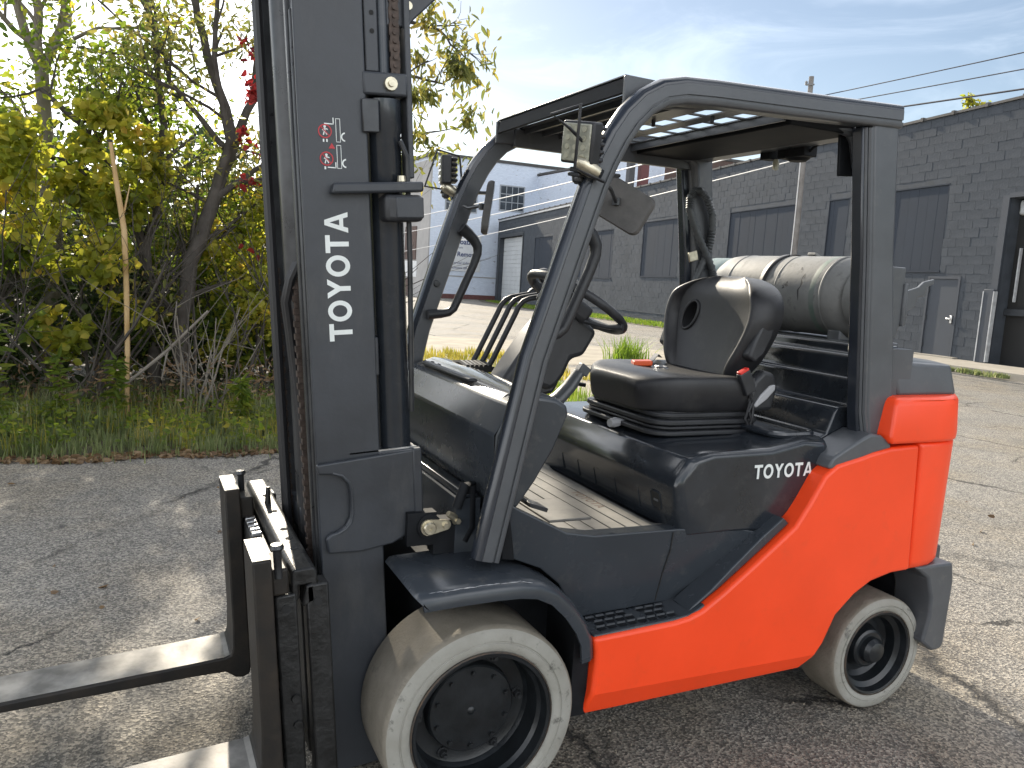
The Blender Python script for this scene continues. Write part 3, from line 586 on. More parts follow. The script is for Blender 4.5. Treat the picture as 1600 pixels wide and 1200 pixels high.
# --- counterweight
def planc(x0, hw, rear, rc):
    """plan outline with rounded chamfered rear corners, front edge at x0"""
    k = hw/0.53; d = rear-2.03
    pts = [(x0, -hw), (1.61, -hw), (1.665, -.524*k), (1.705, -.508*k), (1.755, -.474*k), (1.84+d*.4, -.405*k), (1.93+d*.7, -.30*k), (1.995+d, -.17*k), (2.025+d, 0)]
    return pts+[(x, -y) for x, y in reversed(pts[:-1])]
def cw_ring(x0, hw, rear, z, rc=0.30): return [(x, y, z) for x, y in planc(x0, hw, rear, rc)]
q = MB(); q.loft([cw_ring(1.555, 0.505, 1.99, 0.515), cw_ring(1.552, 0.522, 2.03, 0.54), cw_ring(1.527, 0.530, 2.04, 0.945), cw_ring(1.522, 0.526, 2.04, 0.962)])
cw = q.build('counterweight', 'orange', fk, bevel=0.012, seg=3, smooth=40)
q = MB(); q.loft([cw_ring(1.375, 0.538, 2.045, 0.963), cw_ring(1.365, 0.540, 2.045, 0.985), cw_ring(1.385, 0.528, 2.02, 1.095), cw_ring(1.40, 0.515, 2.0, 1.112)])
q.build('upper_block', 'orange', cw, bevel=0.014, seg=3, smooth=40)
q = MB(); q.loft([[(1.46, -.468, 1.108), (1.745, -.468, 1.108), (1.93, -.25, 1.108), (1.95, 0, 1.108), (1.93, .25, 1.108), (1.745, .468, 1.108), (1.46, .468, 1.108)],
                  [(1.445, -.452, 1.222), (1.722, -.452, 1.212), (1.89, -.25, 1.205), (1.91, 0, 1.205), (1.89, .25, 1.205), (1.722, .452, 1.212), (1.445, .452, 1.222)]])
q.build('radiator_cover', 'guard', fk, bevel=0.012, seg=3)
bp = [(1.594, .5215), (1.785, .5205), (1.800, .45), (1.792, .215), (1.775, .200), (1.735, .198), (1.676, .240), (1.698, .33), (1.694, .40), (1.665, .475)]
for y0, y1 in ((-.515, -.36), (.36, .515)):
    q = MB(); q.prism(bp, y0, y1); q.build('rear_bumper', 'guard', fk, bevel=0.01, seg=3)
q = MB(); q.box(1.76, 1.93, -.36, .36, .24, .52); q.build('rear_skirt', 'guard', fk, bevel=0.01)
for y0, y1 in ((-.46, -.2), (.2, .46)):
    q = MB(); q.prism([(1.20, .40), (1.30, .47), (1.46, .53), (1.66, .53), (1.70, .45), (1.70, .25), (1.74, .25), (1.74, .56), (1.2, .56)], y0, y1); q.build('wheel_housing', 'frame_black', fk, smooth=0)
# --- step, skirt, trim
q = MB(); q.prism([(0.325, 0.445), (0.325, 0.462), (0.45, 0.467), (0.60, 0.474), (0.655, 0.482), (0.700, 0.505), (0.70, 0.455)], -.519, -.34)
st = q.build('step', 'panel_black', fk, bevel=0.004)
for r_, (y0, y1) in enumerate(((-.502, -.486), (-.470, -.454), (-.438, -.424), (-.408, -.396))):
    for k in range(8):
        x0 = 0.352+k*0.034+(r_ % 2)*0.012
        if x0+0.026 > 0.625 or k == 4 and r_ in (1, 2): continue
        zt = 0.462+(x0-.325)*0.042
        q = MB(); q.add([(x0, y0, zt+.0022), (x0+.026, y0, zt+.0032), (x0+.026, y1, zt+.0032), (x0, y1, zt+.0022), (x0, y1, zt-.004), (x0+.026, y1, zt-.004)], [(0, 1, 2, 3), (3, 2, 5, 4)]); q.build('slot_shade', 'frame_black', st, smooth=0, normals=False)  # dark patch laid on the tread in place of a shaded opening
        q = MB(); q.box(x0, x0+.026, y1, y1+.004, zt, zt+.0075); q.build('tread_tooth', 'guard', st, smooth=0)
sk = [(0.035, 0.86), (0.10, 0.818), (0.25, 0.742), (0.34, 0.726), (0.62, 0.722), (0.85, 0.705), (0.965, 0.680), (1.02, 0.715), (0.99, 0.705), (0.88, 0.622), (0.76, 0.535), (0.66, 0.478), (0.33, 0.462), (0.30, 0.515), (0.245, 0.590), (0.175, 0.648), (0.095, 0.682), (0.050, 0.690)]
q = MB(); q.prism(sk, -0.462, -0.405)
q.v = [(x, y+max(0, (0.66-z))*0.30, z) for x, y, z in q.v]
q.build('side_skirt', 'panel_black', fk, bevel=0.010, seg=3)
q = MB(); q.tube([(.605, -.4635, .715), (.600, -.4635, .66), (.598, -.437, .58), (.600, -.410, .485)], .0022, 6); q.build('skirt_seam', 'interior', fk)
q = MB(); q.prism([(0.05, 0.69), (0.09, 0.684), (0.06, 0.86), (0.035, 0.86)], -.475, -.40); q.build('skirt_edge', 'frame_black', fk, bevel=.004)
tp = [(0.655, 0.482), (0.684, 0.496), (0.759, 0.542), (0.88, 0.628), (1.008, 0.722), (0.984, 0.742), (0.91, 0.690), (0.80, 0.600), (0.73, 0.540), (0.67, 0.498)]
q = MB(); q.prism(tp, -0.505, -0.42); q.build('sill_trim', 'panel_black', fk, bevel=0.004)
tp2 = [(0.62, 0.478), (0.665, 0.485), (0.69, 0.515), (0.66, 0.50)]
# --- fender
fpath = [(-0.212, 0.650), (-0.200, 0.664), (-0.10, 0.669), (0.0, 0.671), (0.07, 0.669), (0.13, 0.656), (0.19, 0.625), (0.245, 0.573), (0.29, 0.515), (0.318, 0.462), (0.33, 0.40)]
def fender(sg):
    m = len(fpath); rings = []
    for i, (x, z) in enumerate(fpath):
        a = Vector(fpath[max(i-1, 0)]); c = Vector(fpath[min(i+1, m-1)]); t = (c-a).normalized(); n = Vector((-t.y, t.x))
        fo = max(0.0, (i-4)/6)  # narrower towards the step
        ye = 0.578-0.045*fo
        prof = [(0.30, 0.0), (ye-0.030, 0.0), (ye-0.010, -0.006), (ye, -0.022), (ye-0.001, -0.046), (ye-0.010, -0.046), (ye-0.011, -0.024), (ye-0.030, -0.012), (0.30, -0.012)]
        rings.append([(x+n.x*d, sg*y, z+n.y*d) for y, d in prof])
    mb = MB(); mb.loft(rings); return mb.build('fender', 'panel_black', fk, smooth=50)
fender(-1); fender(1)
random.seed(11)
for k in range(9):
    x0 = -.185+k*.031+random.uniform(0, .008); ln_ = random.uniform(.030, .052); q = MB(); y0 = -.5655+random.uniform(-.003, .003)
    zf = lambda x: float(np.interp(x, [p[0] for p in fpath], [p[1] for p in fpath]))
    q.tube([(x0+ln_*t, y0+random.uniform(-.0012, .0012), zf(x0+ln_*t)-.0048) for t in (0, .25, .5, .75, 1)], [.0002, .0009, .0005, .0010, .0002], 5); q.build('paint_chip', 'grey_plastic', fk)
for sg in (-1, 1):
    q = MB(); q.prism([(0.275, 0.22), (0.325, 0.22), (0.325, 0.46), (0.30, 0.50), (0.275, 0.50)], sg*0.30, sg*0.50); q.build('wheel_liner', 'frame_black', fk, smooth=0)
q = MB(); q.lathe([(0, 0), (.014, 0), (.014, -.012), (0, -.012)], (0.19, -.338, .565), 'y', 8); q.lathe([(0, 0), (.014, 0), (.014, -.012), (0, -.012)], (0.245, -.338, .54), 'y', 8); q.box(.03, .30, -.336, -.325, .30, .63); q.build('inner_liner', 'frame_black', fk, bevel=.002)

# --- wheels
def tyre_rings(R_, rb, y0, y1, sg):
    # outer sidewall (y0) to inner (y1)
    s = R_/0.268
    return [(rb, y0+0.030), (rb, y0+0.010), (rb+0.006*s, y0+0.004), (rb+0.018*s, y0), (rb+0.026*s, y0), (rb+0.028*s, y0+0.003), (rb+0.031*s, y0+0.003), (rb+0.033*s, y0), (R_-0.018*s, y0+0.002), (R_-0.008*s, y0+0.006), (R_-0.002*s, y0+0.013), (R_, y0+0.024), (R_, y1-0.012), (R_-0.005, y1-0.003), (R_-0.04, y1), (rb, y1)]
def wheel(name, cx, R_, rb, yo, yi, sg, yaw, front):
    root = MB()
    prof = tyre_rings(R_, rb, -0.0, yi-yo, sg)
    def fl(mb):
        if sg > 0: mb.v = [(x, -y, z) for x, y, z in mb.v]
        return mb
    # disc / rim is the part, tyre its sub-part
    w_ = yi-yo
    if front:
        rim = [(rb, 0.006), (rb-0.004, 0.002), (rb-0.012, 0.004), (rb-0.014, 0.035), (rb-0.022, 0.045), (rb-0.024, 0.10), (0.165, 0.112), (0.150, 0.118), (0.126, 0.118), (0.122, 0.092), (0.118, 0.088), (0.03, 0.086), (0.0, 0.086)]
    else:
        rim = [(rb, 0.008), (rb-0.004, 0.004), (rb-0.010, 0.006), (rb-0.014, 0.030), (rb-0.030, 0.040), (rb-0.034, 0.075), (0.10, 0.088), (0.080, 0.085), (0.068, 0.045), (0.060, 0.040), (0.047, 0.040), (0.045, 0.022), (0.034, 0.008), (0.018, 0.002), (0.0, 0.0)]
    q = MB(); q.lathe(rim, (0, 0, 0), 'y', 56)
    q.lathe([(rb-0.001, 0.03), (rb-0.001, w_)], (0, 0, 0), 'y', 40)
    rimo = fl(q).build(name, 'wheel_black', fk, smooth=30)
    q = MB(); pr = prof
    q.lathe(pr[:10], (0, 0, 0), 'y', 72); tm = len(q.f); q.cur = 1; q.lathe(pr[9:], (0, 0, 0), 'y', 72)
    fl(q).build('tyre', None, rimo, mats=['tyre', 'tread'], smooth=40)
    q = MB(); q.lathe([(rb-0.001, 0.004), (rb-0.0005, 0.0005), (rb+0.003, 0.0035)], (0, 0, 0), 'y', 56); fl(q).build('rim_lip', 'rust_lip', rimo)
    if front:
        for k in range(6):
            a = k*math.pi/3+0.35; q = MB(); q.lathe([(0.0, 0.100), (0.010, 0.100), (0.0115, 0.104), (0.0115, 0.119)], (0.145*math.cos(a), 0, 0.145*math.sin(a)), 'y', 6); q.lathe([(0.016, 0.119), (0.016, 0.113), (0.0, 0.113)], (0.145*math.cos(a), 0, 0.145*math.sin(a)), 'y', 12); q.lathe([(0.0, 0.090), (0.006, 0.090), (0.006, 0.1)], (0.145*math.cos(a), 0, 0.145*math.sin(a)), 'y', 8); fl(q).build('wheel_nut', 'rail_steel', rimo)
        for k in range(10):
            a = k*math.pi/5; q = MB(); q.lathe([(0.0, 0.078), (0.0065, 0.078), (0.0065, 0.088)], (0.103*math.cos(a), 0, 0.103*math.sin(a)), 'y', 6); fl(q).build('hub_bolt', 'wheel_black', rimo)
        q = MB(); q.lathe([(0.0, 0.080), (0.008, 0.082), (0.012, 0.0855)], (0.0, 0, -0.004), 'y', 10); q.tube([(0.062, 0.0845, 0.0), (-0.0, 0.0845, 0.0)], 0.0001, 4); fl(q).build('hub_plug', 'wheel_black', rimo)
    rimo.location = (cx, yo if sg < 0 else -yo, R_); rimo.rotation_euler = (0, 0.3, yaw)
    return rimo
wheel('front_wheel', 0.0, 0.2690, 0.1967, -0.537, -0.305, -1, 0, True)
wheel('front_wheel', 0.0, 0.2690, 0.1967, -0.537, -0.305, 1, 0, True)
wheel('rear_wheel', 1.517, 0.203, 0.150, -0.474, -0.295, -1, -0.024, False)
wheel('rear_wheel', 1.517, 0.203, 0.150, -0.474, -0.295, 1, -0.024, False)

# --- floor mat and toe board
q = MB(); q.box(0.24, 0.66, -0.405, 0.42, 0.66, 0.700); q.prism([(0.24, .66), (0.24, .712), (0.05, .83), (0.05, .78)], -.405, .42); fl_ = q.build('floor', 'frame_black', fk, smooth=0)
q = MB(); q.prism([(0.262, -.432), (0.60, -.440), (0.98, -.452), (0.99, -.40), (0.64, -.385), (0.60, -.35), (0.61, .30), (0.64, .41), (0.262, .41)], 0.700, 0.712, 'xy'); q.prism([(0.05, .838), (0.05, .826), (0.263, .700), (0.263, .712)], -.432, .41)
mt = q.build('floor_mat', 'mat_rubber', fk, bevel=0.003)
for k in range(6):
    x = 0.285+k*0.0525; ya = -0.392 if k > 0 else -0.36
    segs_ = [(ya, .40)] if k > 2 else [(ya, -.292), (-.062, .40)]
    for y0, y1 in segs_:
        q = MB(); q.box(x, x+0.047, y0, y1, 0.711, 0.7155); q.build('mat_rib', 'mat_rubber', mt, bevel=0.002)
q = MB(); q.box(0.290, 0.435, -0.282, -0.068, 0.711, 0.7185); q.build('mat_pad', 'mat_rubber', mt, bevel=0.003)
letters(lambda a, b_: (0.512+b_*0.9, -0.005-a, 0.7160), 0.19, 0.035).build('mat_letters', 'fork_rust', mt, smooth=0, normals=False)
q = MB(); q.tube([(0.10, 0.02, 0.95), (0.17, 0.02, 0.84), (0.215, 0.02, 0.80)], 0.008, 6); q.obox((0.235, 0.02, 0.79), (1, 0, -.3), (0, 1, 0), (0.3, 0, 1), 0.035, 0.04, 0.006); q.build('pedal', 'plastic', fk, bevel=.002)
q = MB(); q.tube([(0.15, -.26, 0.86), (0.19, -.26, 0.80), (0.22, -.262, .775)], 0.007, 6); q.obox((0.245, -0.262, 0.765), (1, 0, -.35), (0, 1, 0), (0.35, 0, 1), 0.032, 0.035, 0.006); q.build('pedal', 'plastic', fk, bevel=.002)

# --- engine hood
def hood_ring(y, ins):
    return [(0.63+ins, y, 0.700), (0.595+ins, y, 0.845), (0.602+ins, y, 0.872), (0.640+ins, y, 0.930-ins*.3), (0.70+ins, y, 0.948-ins*.4), (0.95, y, 0.952-ins*.4), (1.08, y, 0.975-ins*.4), (1.18-ins*.5, y, 0.975-ins*.8), (1.205-ins, y, 0.94-ins), (1.19-ins, y, 0.90), (1.07-ins*.6, y, 0.755), (0.97, y, 0.690+ins*.1), (0.80, y, 0.700)]
q = MB(); q.loft([hood_ring(-.466, .030), hood_ring(-.452, .008), hood_ring(-.425, 0.0), hood_ring(.425, 0.0), hood_ring(.452, .008), hood_ring(.466, .030)])
hd = q.build('engine_hood', 'gloss_black', fk, bevel=0.022, seg=4, smooth=50, width_angle=25)
for k, y in enumerate((0.235, 0.12, .008, -.124, -.263)):
    q = MB(); q.tube([(0.6195, y, .735), (0.6085, y, .790), (0.6085, y-.004, .797), (.6085, y-.042, .797)], 0.0022, 6); q.build('rib', 'gloss_black', hd)
def hx_(z): return 0.63-(z-.70)*.2414
lp = rrect(-.385, -.335, .757, .812, .012, 0, 4)
q = MB(); q.tube([(hx_(z)-.001, y, z) for y, z, _ in lp], 0.0028, 6, closed=True); la = q.build('latch_rim', 'gloss_black', hd)
q = MB(); q.add([(hx_(z)-.0012, -.36+(y+.36)*.92, .7845+(z-.7845)*.92) for y, z, _ in lp], [tuple(range(len(lp)))]); q.build('latch_recess', 'interior', la, smooth=0)
q = MB(); q.box(.606, .614, -.372, -.350, .780, .787); q.build('latch_tab', 'guard', la, bevel=.002)
letters(lambda a, b_: (0.882+a, -0.4685, 0.8595+b_), 0.236, 0.044).build('lettering', 'white_print', hd, smooth=0, normals=False)
q = MB(); q.tube(rrect(1.02, 1.185, -.40, .05, .035, .977), 0.011, 8, closed=True); q.build('tray_rim', 'gloss_black', hd)
q = MB(); q.prism([(x, y) for x, y, z in rrect(1.03, 1.175, -.39, .04, .03, 0)], .955, .974, 'xy'); q.build('tray', 'frame_black', hd)
# stepped panel behind the seat
q = MB(); q.prism([(1.16, .94), (1.235, .975), (1.262, 1.045), (1.275, 1.062), (1.325, 1.070), (1.33, 1.085), (1.334, 1.150), (1.345, 1.158), (1.350, 1.165), (1.352, 1.222), (1.36, 1.232), (1.385, 1.235), (1.388, 1.262), (1.40, 1.268), (1.52, 1.268), (1.52, .94)], -.398, .42)
q.build('rear_panel', 'gloss_black', fk, bevel=0.006, seg=3)
for y0, y1 in ((-.46, -.40), (.42, .46)):
    q = MB(); q.prism([(1.30, .90), (1.52, .90), (1.52, 1.262), (1.42, 1.262)], y0, y1); q.build('rear_cheek', 'guard', fk, smooth=0)

# --- overhead guard
legp = [(.007, .695), (.112, 1.22), (.211, 1.537), (.255, 1.675), (.280, 1.735), (.310, 1.795), (.345, 1.848), (.388, 1.892), (.440, 1.922), (.503, 1.9375), (.60, 1.944), (.723, 1.949), (1.0, 1.960), (1.305, 1.974)]
def gprof(sg):
    # (n, b): n towards outside of the bend
    o_ = [(.019, .0435), (-.009, .044), (-.0095, .039), (-.0155, .039), (-.016, .044), (-.026, .044), (-.031, .040), (-.033, .032), (-.033, -.012), (-.028, -.018), (.019, -.018)]
    return [(a, sg*c) for a, c in o_]
def eprof(sg):
    o_ = [(.0195, .0425), (.027, .0425), (.034, .037), (.039, .026), (.039, .008), (.033, -.006), (.0195, -.012)]
    return [(a, sg*c) for a, c in o_]
gd = None
for sg in (-1, 1):
    ln = MB(); path = [(x, sg*0.45, z) for x, z in legp]
    # smooth the path
    ln.sweep([Vector(p) for p in path], [(-a, c) for a, c in gprof(sg)], (0, 1, 0))
    ob = ln.build('guard_leg', 'guard', fk, smooth=40)
    ln = MB(); ln.sweep([Vector(p) for p in path], [(-a, c) for a, c in eprof(sg)], (0, 1, 0)); ln.build('edge_band', 'edge_black', ob, smooth=40)
    q = MB(); pf = [(1.148, 1.935), (1.205, 1.55), (1.242, 1.235), (1.262, 1.06), (1.285, .965), (1.300, .925), (1.478, .945), (1.445, 1.00), (1.428, 1.06), (1.406, 1.235), (1.352, 1.55), (1.302, 1.99), (1.285, 2.008), (1.22, 2.003)]
    a, c = sorted((sg*0.405, sg*0.484))
    q.prism([(x+0.045, z) if i < 6 else (x, z) for i, (x, z) in enumerate(pf)], a, c); pil = q.build('rear_pillar', 'guard', fk, bevel=0.014, seg=3)
    # inner front flange of the pillar, set back from the outer face, with a rib in the gap
    q = MB(); a, c = sorted((sg*0.425, sg*0.470)); q.prism([(1.166, 1.935), (1.222, 1.55), (1.259, 1.235), (1.279, 1.06), (1.300, .96), (1.33, .955), (1.315, 1.06), (1.293, 1.235), (1.255, 1.55), (1.20, 1.935)], a, c); q.build('flange', 'edge_black', pil, bevel=0.006)
    q = MB(); q.tube([(x, sg*0.472, z) for x, z in ((1.178, 1.93), (1.232, 1.55), (1.270, 1.235), (1.291, 1.06), (1.318, .965))], 0.005, 6); q.build('bead', 'guard', pil)
    q = MB(); q.tube([(x, sg*0.478, z) for x, z in ((1.190, 1.93), (1.244, 1.55), (1.282, 1.235), (1.303, 1.06), (1.330, .965))], 0.008, 6); q.build('bead', 'guard', pil)
    q = MB(); a, c = sorted((sg*0.40, sg*0.522)); q.prism([(1.130, .893), (1.165, .884), (1.197, .886), (1.26, .910), (1.313, .931), (1.395, .946), (1.392, .962), (1.345, .992), (1.30, .998), (1.25, .978), (1.18, .945), (1.145, .926)], a, c); q.build('pillar_foot', 'guard', pil, bevel=0.012, seg=3)
    q = MB(); q.tube([(1.13, sg*.40, 1.93), (1.19, sg*.40, 1.925), (1.215, sg*.40, 1.90), (1.228, sg*.40, 1.84), (1.235, sg*.40, 1.79)], [.010, .016, .018, .014, .008], 8); q.build('gusset', 'guard', pil)
    # grab handle
    hp = [(.238, sg*.415, 1.585), (.262, sg*.415, 1.567), (.288, sg*.415, 1.545), (.303, sg*.415, 1.522), (.304, sg*.415, 1.497), (.290, sg*.415, 1.455), (.235, sg*.415, 1.325), (.222, sg*.415, 1.297), (.205, sg*.415, 1.283), (.175, sg*.415, 1.277), (.125, sg*.415, 1.272)]
    q = MB(); q.tube(hp, [.022, .021, .019, .017, .0155, .015, .015, .015, .015, .016, .018], 12); q.build('grab_handle', 'plastic', fk, smooth=60)
    if sg > 0: q = MB(); q.lathe([(0, -.008), (.011, -.007), (.013, 0)], (.161, .432, 1.383), 'y', 12); q.build('leg_bolt', 'rail_steel', ob)
# roof
q = MB(); q.prism([(.352, 1.922), (.364, 1.922), (.368, 1.952), (.44, 1.958), (.44, 1.963), (.358, 1.965)], -.418, .405); q.build('front_plate', 'frame_black', fk, bevel=0.003)  # shade of the face turned from the sun put into its near-black colour
q = MB(); q.prism([(.354, 1.9655), (.44, 1.9645), (.44, 1.969), (.354, 1.970)], -.418, .405); q.build('front_lip', 'guard', fk, bevel=0.001)
for y0, y1 in ((-.424, -.412), (.412, .424)):
    q = MB(); q.prism([(.352, 1.890), (.50, 1.90), (.75, 1.93), (.75, 1.966), (.352, 1.968)], y0, y1); q.build('side_plate', 'guard', fk, bevel=.003)
q = MB(); xs_ = [.44, .728, .787, .843, .903, 1.30]; z0_, z1_ = 1.9495, 1.9535
q.box(.44, .728, -.412, .412, z0_, z1_); q.box(.787, .843, -.412, .412, z0_, z1_); q.box(.903, 1.30, -.412, .412, z0_, z1_)
for x0, x1, off in ((.728, .787, -.198), (.843, .903, -.010)):
    for k in range(-4, 5):
        y = off+k*.116
        if -.40 < y < .40: q.box(x0, x1, y-.009, y+.009, z0_, z1_)
    for e_ in (-1, 1): q.box(x0, x1, min(e_*.412, e_*.385), max(e_*.412, e_*.385), z0_, z1_)
rf = q.build('roof', 'guard', fk, smooth=0)
for x in (.46, .53, .60): 
    q = MB(); q.box(x, x+.010, -.41, .41, 1.932, 1.9495); q.build('roof_rib', 'guard', rf, smooth=0)
for x in (.912,):
    q = MB(); q.box(x, x+.008, -.41, .41, 1.925, 1.9495); q.build('roof_rib', 'guard', rf, smooth=0)
for (x, y) in ((.70, -.05), (.70, .12), (.93, .08), (.80, -.22)):
    q = MB(); q.lathe([(0, -.022), (.006, -.021), (.007, 0)], (x, y, 1.9495), 'z', 8); q.build('roof_bolt', 'rail_steel', rf)
q = MB(); q.box(.94, 1.20, -.41, .41, 1.918, 1.9493); q.build('roof_channel', 'frame_black', fk, bevel=.004)
q = MB(); q.box(1.20, 1.29, -.41, .41, 1.925, 1.9493); q.build('rear_crossbar', 'guard', fk, bevel=.006)
q = MB(); q.box(.42, 1.20, .405, .432, 1.885, 1.949); q.build('roof_rail', 'guard', fk, bevel=.004)
q = MB(); q.box(1.285, 1.300, -.235, .10, 1.93, 1.955); q.box(1.27, 1.33, -.13, .0, 1.895, 1.955); q.box(1.27, 1.32, .04, .09, 1.90, 1.95); q.lathe([(0, 0), (.03, 0), (.045, .012), (.045, .05), (0, .06)], (1.31, -.06, 1.885), 'z', 14); q.tube([(1.30, .02, 1.91), (1.30, -.1, 1.90), (1.29, -.2, 1.945)], .006, 6); rl = q.build('rear_lamp', 'frame_black', fk, bevel=.003)
q = MB(); q.lathe([(0, -.04), (.010, -.035), (.012, -.01), (.008, 0)], (1.30, .035, 1.90), 'z', 10); q.build('bulb', 'led', rl)
q = MB(); q.prism([(1.165, 1.93), (1.225, 1.935), (1.238, 1.80), (1.178, 1.795)], -.385, -.375); q.build('guard_flap', 'frame_black', fk, bevel=.003)
# hose and bracket on the far rear pillar
hz = [(1.355, .39, 1.46), (1.335, .385, 1.50), (1.275, .38, 1.585), (1.225, .38, 1.66), (1.192, .38, 1.73), (1.190, .38, 1.775), (1.208, .38, 1.80), (1.240, .38, 1.803), (1.275, .38, 1.775), (1.305, .38, 1.72), (1.318, .385, 1.65), (1.315, .39, 1.59), (1.295, .395, 1.53), (1.265, .40, 1.45), (1.255, .40, 1.38)]
q = MB(); vv = [Vector(p) for p in hz]; dense = []
for i in range(len(vv)-1):
    for k in range(10): dense.append(vv[i].lerp(vv[i+1], k/10))
q.tube(dense, [.0165 if i % 2 else .0125 for i in range(len(dense))], 10); q.build('fuel_hose', 'conduit', fk, smooth=60)
q = MB(); q.obox((1.225, .375, 1.545), (1, 0, .3), (0, 1, 0), (-.3, 0, 1), .022, .004, .02); q.build('hose_clip', 'zinc', fk, bevel=.003)

# --- cowl, dash and steering
q = MB()
cpf = [(0.045, .835), (0.030, .93), (0.026, 1.016), (0.050, 1.055), (0.074, 1.092), (0.092, 1.100), (0.150, 1.120), (0.205, 1.112), (0.238, 1.092), (0.244, 1.068), (0.205, .972), (0.155, .885), (0.105, .815), (0.06, .80)]
def cring(y, s_): return [(.14+(x-.14)*s_, y, .96+(z-.96)*s_) for x, z in cpf]
q.loft([cring(-.438, .95), cring(-.432, .985), cring(-.422, 1.0), cring(.42, 1.0)])
cowl = q.build('cowl', 'panel_black', fk, bevel=0.006, seg=2, smooth=22)
q = MB(); q.prism([(.082, 1.094), (.098, 1.106), (.150, 1.124), (.205, 1.117), (.205, 1.10), (.09, 1.085)], -.34, .40); q.build('dash_top', 'dash_top', cowl, bevel=.004)
q = MB(); q.box(0.085, .115, -.10, .34, 1.104, 1.117); q.build('dash_ledge', 'plastic', cowl, bevel=.006)
for y0, y1 in ((.235, .26), (.30, .325)):
    q = MB(); q.prism([(.10, 1.107), (.118, 1.113), (.118, 1.118), (.10, 1.112)], y0, y1); q.build('dash_slot', 'frame_black', cowl)
q = MB(); q.box(-.012, .03, -.34, .42, .824, .834); q.box(-.018, -.012, -.34, .42, .822, .842); q.build('cowl_ledge', 'gloss_black', fk, bevel=.004)
q = MB(); q.box(-.03, .04, -.34, .42, .64, .822); q.build('front_bulkhead', 'panel_black', fk, smooth=0)
colp = [(.205, 1.09), (.255, 1.165), (.310, 1.245), (.372, 1.315), (.43, 1.345), (.50, 1.30), (.545, 1.262), (.500, 1.183), (.455, 1.173), (.432, 1.12), (.405, 1.085), (.38, 1.07), (.33, 1.09)]
q = MB(); q.prism(colp, -.062, .062); q.build('steering_column', 'plastic', fk, bevel=0.018, seg=3)
q = MB(); q.obox((.445, .0, 1.345), (1, 0, -.65), (0, 1, 0), (.65, 0, 1), .065, .085, .030); q.build('column_shroud', 'plastic', fk, bevel=.015, seg=3)
q = MB(); q.prism([(.33, 1.10), (.37, 1.17), (.415, 1.17), (.425, 1.10), (.405, 1.06), (.35, 1.05)], -.045, .045); q.build('column_boot', 'vinyl', fk, bevel=.012, seg=3)
ax = Vector((.50, 0, .866)); e1 = Vector((.866, 0, -.50)); e2 = Vector((0, 1, 0)); c0 = Vector((.492, 0, 1.352))
q = MB(); q.tube([c0+e1*(.172*math.cos(t))+e2*(.172*math.sin(t)) for t in np.linspace(0, 2*math.pi, 48, endpoint=False)], .0145, 10, closed=True); sw = q.build('steering_wheel', 'plastic', fk, smooth=60)
for t in (0.0, 2.35, -2.35):
    q = MB(); q.tube([c0-ax*.035, c0-ax*.03+e1*(.08*math.cos(t))+e2*(.08*math.sin(t)), c0+e1*(.168*math.cos(t))+e2*(.168*math.sin(t))], [.018, .016, .011], 8); q.build('spoke', 'plastic', sw)
q = MB(); q.lathe([(0, .02), (.035, .018), (.05, 0), (.05, -.03), (.035, -.06)], (0, 0, 0), 'z', 20); rot = ax.to_track_quat('Z', 'Y').to_matrix(); q.v = [tuple(rot @ Vector(v)+c0-ax*.02) for v in q.v]; q.build('wheel_hub', 'plastic', sw)
kc = c0+e1*(-.08)+e2*(.135)+ax*.02
q = MB(); q.tube([kc-ax*.02, kc+ax*.02], .008, 8); q.lathe([(.0, .05), (.014, .046), (.02, .03), (.016, .012), (.008, .0)], tuple(kc), 'z', 14); q.build('spinner_knob', 'plastic', sw)
q = MB(); q.tube([(.47, -.06, 1.30), (.53, -.14, 1.285), (.56, -.18, 1.288)], [.009, .008, .012], 8); q.build('direction_lever', 'plastic', fk)
for k, y in enumerate((.275, .235, .195)):
    x = .015*k
    pth = [(.225+x, y, 1.06), (.232+x, y, 1.09), (.262+x, y, 1.145), (.335+x, y, 1.298), (.345+x, y, 1.322), (.362+x, y, 1.342), (.385+x, y, 1.352), (.455+x, y, 1.366)]
    q = MB(); q.tube(pth, .0095, 10); lv = q.build('control_lever', 'plastic', fk, smooth=60)
    q = MB(); q.tube([(.448+x, y, 1.364), (.462+x, y, 1.368), (.482+x, y, 1.374), (.498+x, y, 1.378), (.506+x, y, 1.380)], [.010, .018, .021, .017, .006], 12); q.build('knob', 'plastic', lv, smooth=60)
q = MB(); q.box(.175, .285, .165, .305, 1.10, 1.118)
for k in range(6): q.tube([(.19+k*.016, .17, 1.118), (.19+k*.016, .235, 1.126), (.19+k*.016, .30, 1.118)], .008, 6)
q.build('lever_boot', 'vinyl', fk)
q = MB(); bpth = [Vector((.425, .05, 1.000)), Vector((.475, .05, 1.028)), Vector((.512, .05, 1.066)), Vector((.548, .05, 1.118))]; q.tube(bpth, [.030, .034, .032, .026], 10, flat=.7); q.obox((.562, .05, 1.125), (1, 0, -.7), (0, 1, 0), (.7, 0, 1), .020, .016, .016); q.build('brake_lever', 'guard', fk, bevel=.004, smooth=60)

